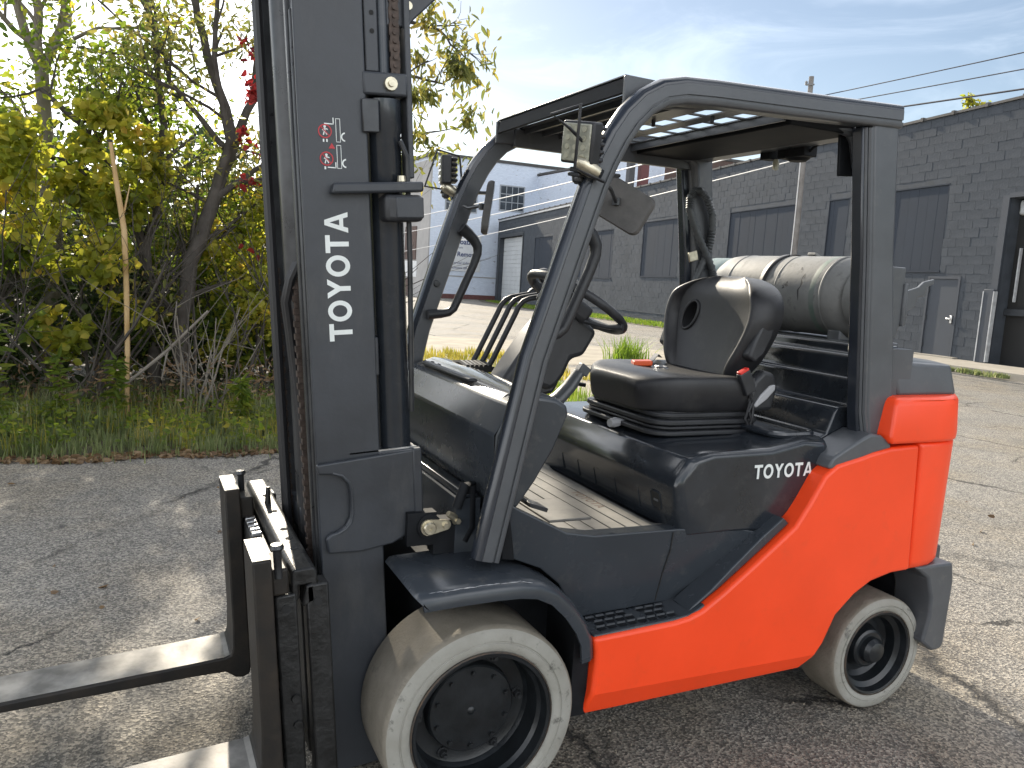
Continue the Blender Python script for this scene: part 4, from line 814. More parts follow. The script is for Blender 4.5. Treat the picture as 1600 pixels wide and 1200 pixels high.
# --- seat
def seat_shape():
    q = MB(); xs = [0.652, 0.660, 0.680, 0.715, 0.765, 0.83, 0.93, 1.04, 1.10, 1.12]; ysn = [-1, -.93, -.75, -.45, 0, .45, .75, .93, 1]
    def top(x, v):
        front = -0.030*max(0, (0.76-x)/0.105)**2; return 1.152-0.022*max(0, 1-abs(v)**2.5)*min(1, max(0, (x-.70)/.12))+front-0.014*abs(v)**10
    def hw(x): return 0.258*(1-(max(0, 0.82-x)/0.186)**3)**0.45
    tg = [[(x, v*hw(x), top(x, v)) for v in ysn] for x in xs]
    md_ = [[(x+(-.008 if i == 0 else 0), v*(hw(x)+.004), 1.092) for v in ysn] for i, x in enumerate(xs)]
    bt = [[(x+(.010 if i == 0 else 0), v*(hw(x)-.016), 1.024) for v in ysn] for i, x in enumerate(xs)]
    n, m = len(xs), len(ysn); vs = [p for g in (tg, md_, bt) for r in g for p in r]; fs = []; o_ = n*m
    for i in range(n-1):
        for j in range(m-1): a = i*m+j; fs += [(a, a+1, a+m+1, a+m), (2*o_+a, 2*o_+a+m, 2*o_+a+m+1, 2*o_+a+1)]
    for k in (0, o_):
        for j in range(m-1): fs += [(k+j, k+o_+j, k+o_+j+1, k+j+1), (k+(n-1)*m+j, k+(n-1)*m+j+1, k+o_+(n-1)*m+j+1, k+o_+(n-1)*m+j)]
        for i in range(n-1): fs += [(k+i*m, k+(i+1)*m, k+o_+(i+1)*m, k+o_+i*m), (k+i*m+m-1, k+o_+i*m+m-1, k+o_+(i+1)*m+m-1, k+(i+1)*m+m-1)]
    # drop the unused inner points of the middle ring
    used = sorted({i for f in fs for i in f}); mp_ = {u: i for i, u in enumerate(used)}
    q.add([vs[u] for u in used], [tuple(mp_[i] for i in f) for f in fs]); return q
st = seat_shape().build('seat', 'vinyl', fk, smooth=0, sub=3)
st.data.polygons.foreach_set('use_smooth', [True]*len(st.data.polygons))
BK = [(0, .140), (.10, .160), (.22, .182), (.36, .208), (.5, .228), (.62, .238), (.74, .234), (.84, .214), (.92, .176), (.97, .128), (1.0, .07)]
bhw = lambda v: float(np.interp(v, [k[0] for k in BK], [k[1] for k in BK]))
bzz = lambda v: 1.085+v*0.388
bxf = lambda v: 1.005+0.075*v+0.020*math.sin(v*3.1)+0.03*max(0, v-.85)/.15
def backrest():
    q = MB(); vz = np.linspace(0, 1, 13); uu = np.linspace(-1, 1, 17)
    fr = [[(bxf(v)-0.030*abs(u)**2.6+0.02*(1 if v > .97 else 0), u*bhw(v), bzz(v)) for u in uu] for v in vz]
    bk = [[(bxf(v)+0.095-0.040*abs(u)**3+(-.03 if v > .97 else 0), u*bhw(v)*.97, bzz(v)-0.003) for u in uu] for v in vz]
    n, m = len(vz), len(uu); o_ = n*m; vs = [p for r in fr for p in r]+[p for r in bk for p in r]; fs = []
    for i in range(n-1):
        for j in range(m-1): a = i*m+j; fs += [(a, a+m, a+m+1, a+1), (o_+a, o_+a+1, o_+a+m+1, o_+a+m)]
    for j in range(m-1): fs += [(j, j+1, o_+j+1, o_+j), ((n-1)*m+j, o_+(n-1)*m+j, o_+(n-1)*m+j+1, (n-1)*m+j+1)]
    for i in range(n-1): fs += [(i*m, o_+i*m, o_+(i+1)*m, (i+1)*m), (i*m+m-1, (i+1)*m+m-1, o_+(i+1)*m+m-1, o_+i*m+m-1)]
    q.add(vs, fs); return q
bk = backrest().build('backrest', 'vinyl', fk, smooth=0, sub=2)
cut = MB(); rings = []
for x in (0.85, 1.35): rings.append([(x, .142+.032*math.cos(t)-.012*math.sin(t), 1.322+.052*math.sin(t)) for t in np.linspace(0, 2*math.pi, 24, endpoint=False)])
cut.loft(rings); cu = cut.build('cutter', 'vinyl'); cu2 = None
md = bk.modifiers.new('bool', 'BOOLEAN'); md.object = cu; md.operation = 'DIFFERENCE'; md.solver = 'EXACT'
apply_mods(bk); bpy.data.objects.remove(cu)
bk.data.polygons.foreach_set('use_smooth', [True]*len(bk.data.polygons)); bk.data.set_sharp_from_angle(angle=R(50))
q = MB(); q.tube([(1.058+.010*math.sin(t)-.006*math.cos(t), .142+.033*math.cos(t)-.012*math.sin(t), 1.322+.053*math.sin(t)) for t in np.linspace(0, 2*math.pi, 32, endpoint=False)], .006, 8, closed=True); q.build('hole_rim', 'vinyl', bk, smooth=60)
for sg in (-1, 1):
    rings = []
    for v in np.linspace(.04, .985, 22):
        k = math.sin(min(1, max(0, (v-.0)/.30))*math.pi/2)**.6*math.sin(min(1, (1.02-v)/.22)*math.pi/2)**.6
        cx_ = bxf(v)+.022-.012*math.sin(v*3.1); cy_ = sg*(bhw(v)-.006); ra, rb_ = .066*k+.004, .030*k+.003
        rings.append([(cx_+ra*math.cos(t), cy_+rb_*math.sin(t), bzz(v)) for t in np.linspace(0, 2*math.pi, 18, endpoint=False)])
    q = MB(); q.loft(rings); bo = q.build('bolster', 'vinyl', bk, smooth=0, sub=1); bo.data.polygons.foreach_set('use_smooth', [True]*len(bo.data.polygons))
    pts_ = [(.995, 1.19), (1.03, 1.165), (1.075, 1.20), (1.112, 1.27), (1.128, 1.335), (1.122, 1.385), (1.09, 1.375), (1.05, 1.325), (1.018, 1.26)]
    yq = sg*.258; q = MB(); q.prism([(1.045+(x-1.045)*.78, 1.28+(z-1.28)*.80) for x, z in pts_], *sorted((yq, sg*.20))); q.build('bolster_panel', 'plastic', bk, bevel=.010, seg=3)
q = MB(); q.prism([(1.03, 1.025), (1.02, 1.07), (1.035, 1.13), (1.075, 1.165), (1.12, 1.155), (1.140, 1.11), (1.125, 1.03)], -.262, -.215); q.build('recliner_cover', 'plastic', fk, bevel=.014, seg=3)
q = MB(); q.prism([(1.035, 1.045), (1.065, 1.085), (1.10, 1.115), (1.122, 1.118), (1.122, 1.10), (1.09, 1.068), (1.05, 1.042)], -.268, -.258); q.build('recliner_highlight', 'grey_plastic', fk, bevel=.004)  # grey teardrop laid on the cover as a painted highlight
q = MB(); q.prism([(1.03, 1.025), (1.02, 1.07), (1.035, 1.13), (1.075, 1.165), (1.12, 1.155), (1.140, 1.11), (1.125, 1.03)], .215, .262); q.build('recliner_cover', 'plastic', fk, bevel=.014, seg=3)
q = MB()
for (z0, z1, g) in ((.953, .968, -.004), (.970, .981, .012), (.985, 1.002, .006), (1.006, 1.022, .022)):
    q.prism([(x, y) for x, y, z in rrect(.660+g, 1.115-g, -.258+g, .245-g, .075, 0, 7)], z0, z1, 'xy')
q.prism([(x, y) for x, y, z in rrect(.70, 1.09, -.225, .215, .06, 0)], .945, 1.036, 'xy')
q.build('seat_suspension', 'plastic', fk, bevel=.004)
q = MB(); q.tube([(.672, -.05, .962), (.64, -.05, .961), (.618, -.055, .960)], [.010, .018, .014], 8); q.build('weight_knob', 'grey_plastic', fk)
q = MB(); q.tube([(.70, .26, 1.04), (.66, .27, 1.045)], .008, 8); q.tube([(.668, .27, 1.068), (.655, .27, 1.04), (.640, .27, 1.015)], [.012, .018, .012], 10); q.build('slide_lever', 'plastic', fk)
# belt and buckles
q = MB(); q.obox((1.0, -.262, 1.125), (.5, 0, -1), (0, 1, 0), (1, 0, .5), .040, .012, .022); bu = q.build('belt_buckle', 'plastic', fk, bevel=.004)
q = MB(); q.obox((.982, -.262, 1.162), (.5, 0, -1), (0, 1, 0), (1, 0, .5), .006, .010, .019); q.build('release_button', 'red_plastic', bu, bevel=.002)
q = MB(); q.tube([(1.015, -.265, 1.09), (1.03, -.268, 1.06), (1.015, -.27, 1.03), (1.03, -.272, 1.0), (1.02, -.27, .975), (1.035, -.266, 1.0), (1.04, -.262, 1.05)], .005, 6); q.tube([(1.03, -.262, 1.085), (1.015, -.266, 1.04), (1.0, -.272, 1.005), (1.03, -.27, .965)], .004, 6); q.build('buckle_cable', 'hose', fk)
q = MB(); q.obox((.842, .115, 1.143), (.92, -.38, .06), (.38, .92, 0), (0, 0, 1), .034, .030, .009); ob = q.build('belt_latch', 'orange_plastic', fk, bevel=.004)
q = MB(); q.tube([(.868, .045, 1.137), (.895, .030, 1.136), (.898, .062, 1.136), (.874, .072, 1.137)], .004, 6, closed=True); q.build('belt_tongue', 'steel', ob)
q = MB(); q.loft([[(x, y, z), (x+.006, y+.035, z), (x+.006, y+.035, z+.003), (x, y, z+.003)] for x, y, z in ((.865, .11, 1.144), (.91, .14, 1.146), (.96, .18, 1.165), (1.0, .215, 1.15))]); q.build('belt_webbing', 'hose', fk)

# --- lights and mirrors on the guard legs
def work_light(sg, cx, cy, cz, dirv, upv, hw_, hh_, d, cage, sock):
    c_ = Vector((cx, cy, cz))
    f_ = Vector(dirv).normalized(); r_ = Vector(upv).cross(f_).normalized(); u_ = f_.cross(r_)
    q = MB(); q.obox(Vector((cx, cy, cz)), f_, r_, u_, d, hw_, hh_)
    for k in range(5): q.obox(Vector((cx, cy, cz))-f_*(d+.010)+u_*(hh_*(-.75+k*.37)), f_, r_, u_, .012, hw_*.9, .006)
    b_ = q.build('work_light', 'plastic', fk, bevel=.006, seg=3)
    q = MB(); q.obox(Vector((cx, cy, cz))+f_*(d+.002), f_, r_, u_, .003, hw_*.88, hh_*.88); q.build('lens', 'lens', b_, bevel=.003)
    for i in (-1, 0, 1):
        for j in (-1.5, -.5, .5, 1.5):
            p = Vector((cx, cy, cz))+f_*(d+.006)+r_*(i*hw_*.5)+u_*(j*hh_*.42); q = MB(); q.tube([p-f_*.002, p+f_*.0015], hw_*.13, 10); q.build('led', 'led', b_, smooth=0)
    q = MB(); q.tube(cage, .0042, 6); q.build('light_cage', 'plastic', fk, smooth=60)
    q = MB(); q.obox(c_-u_*(hh_+.014)-f_*.01, f_, r_, u_, .025, .02, .006); q.tube([c_-u_*(hh_+.01), c_-u_*(hh_+.050)], .010, 8); q.lathe([(0, -.018), (.014, -.016), (.017, 0), (.014, .01), (0, .012)], tuple(c_-u_*(hh_+.03)), 'z', 12); q.obox(c_-u_*(hh_+.026)-f_*.065, f_, r_, u_, .085, .020, .005); q.build('light_bracket', 'rail_steel', fk, bevel=.003)
    q = MB(); q.tube(sock, [.014, .021, .020, .015], 12); so_ = q.build('lamp_socket', 'zinc', fk, smooth=60)
    q = MB(); e_ = Vector(sock[-1]); d_ = (e_-Vector(sock[-2])).normalized(); q.tube([e_-d_*.004, e_+d_*.006], .0155, 12); q.build('socket_end', 'frame_black', so_)
work_light(-1, 0.203, -0.478, 1.770, (-1, -.36, -.12), (.14, -.10, 1), .052, .052, .018, [(.20, -.50, 1.765), (.138, -.53, 1.791), (.087, -.53, 1.817), (.165, -.53, 1.851), (.160, -.53, 1.699), (.20, -.525, 1.688), (.255, -.515, 1.676)], [(.182, -.495, 1.722), (.195, -.50, 1.716), (.225, -.503, 1.702), (.243, -.507, 1.694)])
work_light(1, 0.205, 0.515, 1.788, (-1, .28, -.05), (0, 0, 1), .046, .050, .018, [(.24, .49, 1.715), (.133, .53, 1.726), (.175, .53, 1.86), (.262, .53, 1.845), (.265, .51, 1.765)], [(.19, .50, 1.735), (.20, .50, 1.728), (.225, .495, 1.715), (.24, .49, 1.705)])
# near mirror: rounded plate seen from the back; far mirror
def mirror(c, f_, r_, hw_, hh_, arm):
    f_ = Vector(f_).normalized(); r_ = (Vector(r_)-f_*Vector(r_).dot(f_)).normalized(); u_ = f_.cross(r_); c = Vector(c)
    rg = []
    for d, s_ in ((-.002, .97), (.004, 1.0), (.014, 1.0), (.022, .93)):
        ring = []
        for px, py, _ in rrect(-hw_*s_, hw_*s_, -hh_*s_, hh_*s_, .022*s_, 0, 4): ring.append(c-f_*d*(1-.25*(px/hw_)**2)*1.2+r_*px+u_*py)
        rg.append(ring)
    q = MB(); q.loft(rg); m_ = q.build('mirror', 'mirror_back', fk, smooth=40)
    q = MB(); q.loft([[c+f_*.0035+r_*px+u_*py for px, py, _ in rrect(-hw_*.93, hw_*.93, -hh_*.93, hh_*.93, .02, 0, 4)], [c+f_*.004+r_*px+u_*py for px, py, _ in rrect(-hw_*.92, hw_*.92, -hh_*.92, hh_*.92, .02, 0, 4)]]); q.build('mirror_glass', 'mirror_glass', m_, smooth=0)
    q = MB(); q.tube([c-f_*.012, c-f_*.04]+[Vector(a) for a in arm], .0055, 8); q.lathe([(0, -.012), (.012, -.01), (.012, .01), (0, .012)], tuple(c-f_*.03), 'z', 10); q.build('mirror_arm', 'rail_steel', m_)
mirror((0.448, -.275, 1.655), (.60, .72, .02), (.66, -.45, -.42), .100, .060, [(0.37, -.36, 1.68), (0.28, -.42, 1.70)])
mirror((0.296, .30, 1.652), (.93, -.40, -.10), (.20, .1, .95), .090, .042, [(0.24, .36, 1.65), (0.24, .41, 1.66)])

# --- LPG cylinder carrier
q = MB(); q.box(1.50, 1.76, -.20, .46, 1.205, 1.262); q.prism([(1.50, 1.25), (1.75, 1.25), (1.75, 1.30), (1.70, 1.275), (1.62, 1.266), (1.54, 1.275), (1.50, 1.30)], -.16, -.10); q.prism([(1.50, 1.25), (1.75, 1.25), (1.75, 1.30), (1.70, 1.275), (1.62, 1.266), (1.54, 1.275), (1.50, 1.30)], .30, .36); q.build('tank_cradle', 'guard', fk, bevel=.005)
q = MB(); q.prism([(1.545, 1.29), (1.620, 1.285), (1.640, 1.36), (1.632, 1.535), (1.54, 1.535)], -.30, -.285); q.box(1.545, 1.62, -.285, -.2, 1.29, 1.31); q.build('tank_bracket', 'guard', fk, bevel=.004)
q = MB(); q.tube([(1.640, -.30, 1.33), (1.637, -.30, 1.48)], .010, 8); q.prism([(1.645, 1.455), (1.70, 1.47), (1.725, 1.49), (1.775, 1.502), (1.775, 1.485), (1.74, 1.47), (1.735, 1.44), (1.70, 1.435), (1.69, 1.40), (1.66, 1.385), (1.655, 1.34), (1.645, 1.335)], -.306, -.294); q.build('tank_latch', 'guard', fk, bevel=.003)

# --- mast, tilted a few degrees forward
TA = R(4.37); MU = Vector((math.cos(TA), 0, math.sin(TA))); MW = Vector((-math.sin(TA), 0, math.cos(TA))); MO = Vector((-0.351, 0, 0.091))
class MM(MB):
    def build(s, *a, **k):
        s.v = [tuple(MO+MU*p[0]+Vector((0, p[1], 0))+MW*p[2]) for p in s.v]; return super().build(*a, **k)
TOP = 2.32
def channel(q, sg, u0, u1, yw, tw, tf, fl, w0, w1):
    # web at |y| = yw..yw-tw, flanges reach inwards by fl
    f = lambda a, c: sorted((sg*a, sg*c))
    y0, y1 = f(yw, yw-tw); q.box(u0, u1, y0, y1, w0, w1)
    y0, y1 = f(yw-tw-.0005, yw-fl); q.box(u0, u0+tf, y0, y1, w0, w1); q.box(u1-tf, u1, y0, y1, w0, w1)
q = MM()
for sg in (-1, 1): channel(q, sg, 0.013, 0.180, .300, .014, .018, .045, -.03, TOP)
q.box(.172, .20, -.29, .29, .02, .16); q.box(.172, .19, -.29, .29, 1.05, 1.15)
ms = q.build('mast', 'mast_paint', fk, bevel=.004, seg=2)
q = MM(); q.prism([(.186, 1.915), (.255, 1.915), (.30, 1.915), (.315, 1.935), (.42, 2.03), (.42, 2.32), (.186, 2.32)], -.275, -.262); q.prism([(.30, 1.93), (.42, 2.035), (.42, 2.10), (.30, 1.99)], -.262, .275); q.build('mast_crossbeam', 'mast_paint', ms, bevel=.004)
q = MM(); q.box(.182, .215, -.300, -.286, 1.80, 2.32); q.build('rear_flange', 'mast_paint', ms, bevel=.003)
for w_ in (1.935, 1.893):
    q = MM(); q.lathe([(.006, -.3012), (.0, -.3012)], (.200, 0, w_), 'y', 10); q.build('flange_hole', 'interior', ms)
for (u0, u1, yw, w1) in ((.009, .150, .2835, 1.93), (.003, .125, .2610, TOP)):
    q = MM()
    for sg in (-1, 1): channel(q, sg, u0, u1, yw, .010, .015, .020, .04, w1)
    q.build('inner_rail', 'rail_steel', ms, bevel=.003)
for w0 in (.55, 2.14):
    q = MM(); q.box(.02, .10, -.20, .20, w0, w0+.075); q.build('inner_crossbar', 'mast_paint', ms, bevel=.003)
q = MM(); q.lathe([(.058, 0.05), (.058, 2.30)], (.075, .05, 0), 'z', 24, cap=True); q.build('free_lift_cylinder', 'rail_steel', ms)
for sg in (-1, 1):
    q = MM(); q.lathe([(.043, .72), (.043, 1.66), (.046, 1.665), (.046, 1.74), (.03, 1.745), (.024, 1.75), (.024, 2.30)], (.233, sg*.255, 0), 'z', 28, cap=True); cy = q.build('lift_cylinder', 'gloss_black', ms)
    q = MM(); q.box(.172, .285, sg*.255-.05, sg*.255+.05, 1.745, 1.80); q.box(.19, .28, sg*.255-.055, sg*.255-.047, 1.70, 1.80) if False else None; q.build('cylinder_yoke', 'mast_paint', cy, bevel=.006)
    q = MM(); q.box(.166, .208, sg*.306-.006, sg*.306+.006, 1.655, 1.735); q.build('cylinder_clamp', 'rail_steel', cy, bevel=.003)
    q = MM(); q.tube([(.27, sg*.30, .95), (.278, sg*.30, 1.35), (.279, sg*.30, 1.60), (.262, sg*.30, 1.64)], .007, 8); q.build('cylinder_pipe', 'rail_steel', cy)
    q = MM()
    for k in range(27):
        w_ = 1.80+k*.0195
        if k % 2: q.box(.250, .276, sg*.262-.016, sg*.262+.016, w_-.004, w_+.023)
        else:
            for dy in (-.017, .009): q.box(.252, .274, sg*.262+dy, sg*.262+dy+.008, w_-.004, w_+.023)
        q.tube([(.263, sg*.262-.021, w_+.002), (.263, sg*.262+.021, w_+.002)], .0055, 6)
    q.build('lift_chain', 'chain', ms, smooth=0)
    q = MM(); q.box(.285, .300, sg*.262-.03, sg*.262+.03, 1.55, 2.25); q.build('chain_guard', 'mast_paint', ms, bevel=.003)
    q = MM()
    for k in range(62):
        w_ = .30+k*.0165; a = .011 if k % 2 else .007; q.box(.012-a, .012+a, sg*.16-.010, sg*.16+.010, w_, w_+.0155)
    q.build('carriage_chain', 'chain', ms, smooth=0)
q = MM(); q.lathe([(0, -.010), (.010, -.010), (.010, 0)], (.300, -.276, 1.965), 'y', 10); q.build('beam_bolt', 'zinc', ms)
q = MM(); q.lathe([(0, -.016), (.008, -.016), (.0085, -.010), (.016, -.010), (.017, 0)], (.240, -.306, 1.772), 'y', 12); q.build('yoke_bolt', 'zinc', ms)
q = MM(); q.tube([(.20, -.20, 1.80), (.215, -.16, 1.90), (.225, -.14, 1.98), (.215, -.14, 2.08)], .007, 8); q.tube([(.21, -.20, 1.80), (.24, -.17, 1.88), (.245, -.15, 1.98), (.23, -.15, 2.1)], .006, 8); q.build('mast_hose', 'hose', ms)
q = MM()
for k in range(2):
    y = -.12+k*.035; q.tube([(.02, y, .12), (.015, y, .9), (.0, y, 1.15), (-.01, y-.02, 1.24), (.0, y-.05, 1.30), (.02, y-.055, 1.34)], .011, 8)
q.tube([(.0, .12, .15), (.0, .12, 2.3)], .012, 8); q.tube([(.0, .155, .15), (.0, .155, 2.3)], .012, 8); q.build('mast_hose', 'hose', ms)
# drive side bracket with a half round cut-out, and tie bar with lamp
bk_ = [(.010, .838), (.26, .850), (.285, .852), (.290, .64), (.20, .600), (.115, .592), (.030, .600), (.026, .640), (.040, .652), (.058, .655), (.078, .668), (.090, .690), (.093, .72), (.093, .755), (.088, .780), (.072, .800), (.050, .808), (.035, .810), (.014, .812)]
q = MM(); q.prism(bk_, -.318, -.302); q.box(.175, .285, -.302, -.20, .60, .852); br_ = q.build('mast_bracket', 'mast_paint', ms, bevel=.005, seg=3)
q = MM(); q.tube([(.050, -.316, .812), (.074, -.316, .803), (.092, -.316, .782), (.098, -.316, .755), (.098, -.316, .70), (.092, -.316, .675), (.078, -.316, .660), (.055, -.316, .649)], .0045, 8); q.build('cutout_bead', 'mast_paint', br_)
q = MM(); q.box(.262, .287, -.322, -.300, .655, .853); q.build('bracket_post', 'mast_paint', br_, bevel=.004)
for pw in (.842,):
    q = MM(); q.box(.10, .28, -.30, -.296, pw+.009, pw+.013); q.build('bare_edge', 'steel', br_, smooth=0)
q = MM(); q.prism([(.078, 1.506), (.21, 1.510), (.31, 1.514), (.31, 1.540), (.21, 1.536), (.085, 1.532)], -.335, -.301); q.build('tie_bar', 'mast_paint', ms, bevel=.006)
q = MM(); q.box(.205, .305, -.345, -.275, 1.440, 1.506); lb = q.build('mast_lamp', 'plastic', ms, bevel=.012, seg=3)
q = MM(); q.box(.232, .304, -.348, -.340, 1.448, 1.50); q.build('lamp_face', 'mast_paint', lb, bevel=.006, seg=3)
q = MM(); q.lathe([(0, 0), (.012, 0), (.010, .014), (0, .014)], (.258, -.315, 1.539), 'z', 10); q.build('lamp_bolt', 'zinc', lb)
letters(lambda a, b_: tuple(MO+MU*(.121-b_)+MW*(1.147+a)+Vector((0, -.3012, 0))), .317, .058).build('lettering', 'white_print', ms, smooth=0, normals=False)
# warning decal: two pictograms
q = MB(); dm = lambda a, b_: tuple(MO+MU*(.058+a*.001)+MW*(1.560+b_*.001)+Vector((0, -.3012, 0)))
def poly(pts): q.add([dm(a, b_) for a, b_ in pts], [tuple(range(len(pts)))])
def arc(cx, cy, r0, r1, a0, a1, n=20):
    for k in range(n):
        t0, t1 = R(a0+(a1-a0)*k/n), R(a0+(a1-a0)*(k+1)/n); poly([(cx+r0*math.cos(t0), cy+r0*math.sin(t0)), (cx+r1*math.cos(t0), cy+r1*math.sin(t0)), (cx+r1*math.cos(t1), cy+r1*math.sin(t1)), (cx+r0*math.cos(t1), cy+r0*math.sin(t1))])
def stroke(x0, y0, x1, y1, w_):
    d = Vector((x1-x0, y1-y0)).normalized(); n = Vector((-d.y, d.x))*w_/2; poly([(x0+n.x, y0+n.y), (x0-n.x, y0-n.y), (x1-n.x, y1-n.y), (x1+n.x, y1+n.y)])
def man(cx, cy):
    arc(cx, cy+9, 0, 3.2, 0, 360, 10); stroke(cx, cy+6, cx-1, cy-2, 5); stroke(cx-1, cy+4, cx-6, cy, 2.4); stroke(cx+1, cy+5, cx+7, cy+2, 2.4); stroke(cx-1, cy-1, cx-4, cy-11, 2.8); stroke(cx, cy-1, cx+5, cy-10, 2.8)
for yb in (70, 8):
    stroke(44, yb+54, 44, yb, 1.4); stroke(54, yb+54, 54, yb, 1.4); stroke(43.3, yb+54, 54.7, yb+54, 1.4); stroke(43.3, yb, 54.7, yb, 1.4); arc(66, yb+12, 7.5, 11, 95, 265, 12)
man(17, 96); man(18, 30)
stroke(38, 126, 38, 110, 2.6); stroke(39, 111, 16, 112, 2.6); stroke(13, 76, 13, 69, 3.5); stroke(21, 76, 21, 69, 3.5)
stroke(40, 22, 40, 8, 2.6); stroke(41, 9, 20, 10, 2.6); stroke(14, 12, 14, 5, 4)
q.build('warning_decal', 'white_print', ms, smooth=0, normals=False)
q = MB(); arc(17, 94, 13.8, 16.6, 0, 360, 28); arc(18, 30, 13.8, 16.6, 0, 360, 28); stroke(7, 105, 27, 84, 2.4); stroke(8, 41, 28, 20, 2.4); poly([(24, 54), (40, 54), (32, 67)])
q.v = [(x, y-.0006, z) for x, y, z in q.v]; q.build('warning_decal', 'red_print', ms, smooth=0, normals=False)
# tilt cylinder and pivot pin
q = MB(); q.lathe([(.0, 0), (.034, 0), (.034, .02), (0, .02)], (-.105, -.345, .752), 'y', 24); q.box(-.165, -.085, -.339, -.30, .70, .79); q.build('pivot_boss', 'frame_black', fk)
q = MB(); rg = [(-.110+.022*math.cos(t), .752+.022*math.sin(t)) for t in np.linspace(math.pi*.5, math.pi*1.5, 12)]+[(-.062+.014*math.cos(t), .756+.014*math.sin(t)) for t in np.linspace(-math.pi*.5, math.pi*.5, 10)]
q.prism(rg, -.353, -.346); q.lathe([(.015, -.0135), (.018, -.010), (.018, 0)], (-.110, -.353, .752), 'y', 16); q.lathe([(0, -.009), (.004, -.009), (.005, -.0135), (.015, -.0135)], (-.110, -.353, .752), 'y', 16); q.lathe([(0, -.009), (.008, -.009), (.009, 0)], (-.064, -.353, .756), 'y', 6); q.build('pivot_plate', 'zinc', fk, smooth=30)
q = MB(); q.tube([(-.055, -.345, .785), (-.035, -.34, .772), (-.028, -.335, .755)], [.008, .011, .009], 8); q.lathe([(0, -.008), (.008, -.008), (.009, 0)], (-.026, -.345, .762), 'y', 6); q.build('grease_fitting', 'zinc', fk)
q = MB(); q.tube([(-.13, -.24, .73), (.02, -.24, .70), (.12, -.24, .64)], [.03, .040, .040], 14); q.tube([(-.03, -.345, .80), (-.012, -.35, .865), (.015, -.33, .86), (.02, -.33, .74), (.0, -.33, .70)], .014, 8); q.box(-.09, .04, -.338, -.29, .672, .765); q.build('tilt_cylinder', 'frame_black', fk, smooth=50)

# --- carriage and forks (mast frame)
q = MM(); q.prism([(-.085, .560), (-.084, .609), (-.078, .617), (-.030, .617), (-.022, .608), (-.022, .54), (-.038, .54), (-.040, .575), (-.066, .575), (-.068, .540), (-.081, .53)], -.428, .418)
q.box(-.045, .005, -.30, .30, .05, .54); cr = q.build('carriage', 'black_oily', fk, bevel=.005)
q = MM(); q.box(-.128, -.090, -.40, .40, .475, .572); q.box(-.128, -.085, -.40, .40, .05, .15); q.build('fork_bar', 'black_oily', cr, bevel=.004)
for k in range(9):
    q = MM(); q.box(-.124, -.096, -.02+k*.036, -.003+k*.036, .572, .583); q.build('bar_tooth', 'steel', cr, bevel=.002)
for y0, y1 in ((-.432, -.375), (.375, .432)):
    q = MM(); q.box(-.126, -.074, y0, y1, .04, .560); q.build('sideshift_post', 'black_oily', cr, bevel=.006)
    q = MM(); q.box(-.052, .004, y0, y1, .04, .575); q.prism([(-.062, .52), (-.05, .575), (-.03, .578), (-.028, .53)], y0, y1); q.build('carriage_post', 'black_oily', cr, bevel=.006)
for (u, w_) in ((-.100, .525), (-.098, .06), (-.024, .530), (-.026, .05)):
    q = MM(); q.lathe([(.011, 0), (.011, -.0012), (.0, -.0012)], (u, -.4321, w_), 'y', 10); q.build('post_hole', 'interior', cr)
for (u, w_) in ((-.090, .29), (-.088, .22)):
    q = MM(); q.lathe([(.013, 0), (.011, -.005), (.0, -.005)], (u, -.432, w_), 'y', 8); q.build('post_bolt', 'black_oily', cr)
q = MM(); q.tube([(-.055, .14, .612), (-.052, .138, .668)], [.010, .006], 8); q.build('stop_pin', 'black_oily', cr)
for (yy, w_) in ((.22, .618), (.05, .618), (-.12, .618), (-.20, .618), (-.28, .618)):
    q = MM(); q.lathe([(0, .0), (.010, .0), (.012, -.004)], (-.05, yy, w_+.0005), 'z', 8); q.build('bar_hole', 'interior', cr)
for y0, y1 in ((-.486, -.318), (.128, .308)):
    q = MM(); q.prism([(-.177, .674), (-.134, .674), (-.136, .11), (-.142, .085), (-.160, .078), (-.182, .082), (-.21, .106), (-.30, .112), (-1.30, .142), (-1.31, .150), (-1.30, .154), (-.21, .152), (-.192, .157), (-.186, .175), (-.181, .25)], y0, y1)
    fkk = q.build('fork', 'fork_side', cr, bevel=.005, seg=3)
    # pale steel top face, 1 mm proud, with sunlight put into its colour
    q = MM(); q.add([(-.196, y0+.006, .1575), (-.196, y1-.006, .1575), (-.21, y1-.005, .1535), (-.21, y0+.005, .1535), (-1.295, y1-.012, .1555), (-1.295, y0+.012, .1555)], [(0, 1, 2, 3), (3, 2, 4, 5)]); q.build('lit_face', 'fork_top', fkk, smooth=0, normals=False)
    q = MM(); q.add([(-.176, y0+.004, .6752), (-.135, y0+.004, .6752), (-.135, y1-.004, .6752), (-.176, y1-.004, .6752)], [(0, 1, 2, 3)]); q.build('lit_top', 'fork_top', fkk, smooth=0, normals=False)
    q = MM(); q.box(-.135, -.095, y0+.02, y1-.02, .575, .64); q.build('fork_hook', 'fork_side', fkk, bevel=.006)
    q = MM(); yp = y1-.0 if y0 > 0 else y0+.035; yp = (y0+.02) if y0 < 0 else y1-.07; q.lathe([(0, .705), (.014, .703), (.017, .694), (.012, .688), (.010, .685), (.009, .62)], (-.118, yp, 0), 'z', 14); q.build('fork_pin', 'rail_steel', fkk)

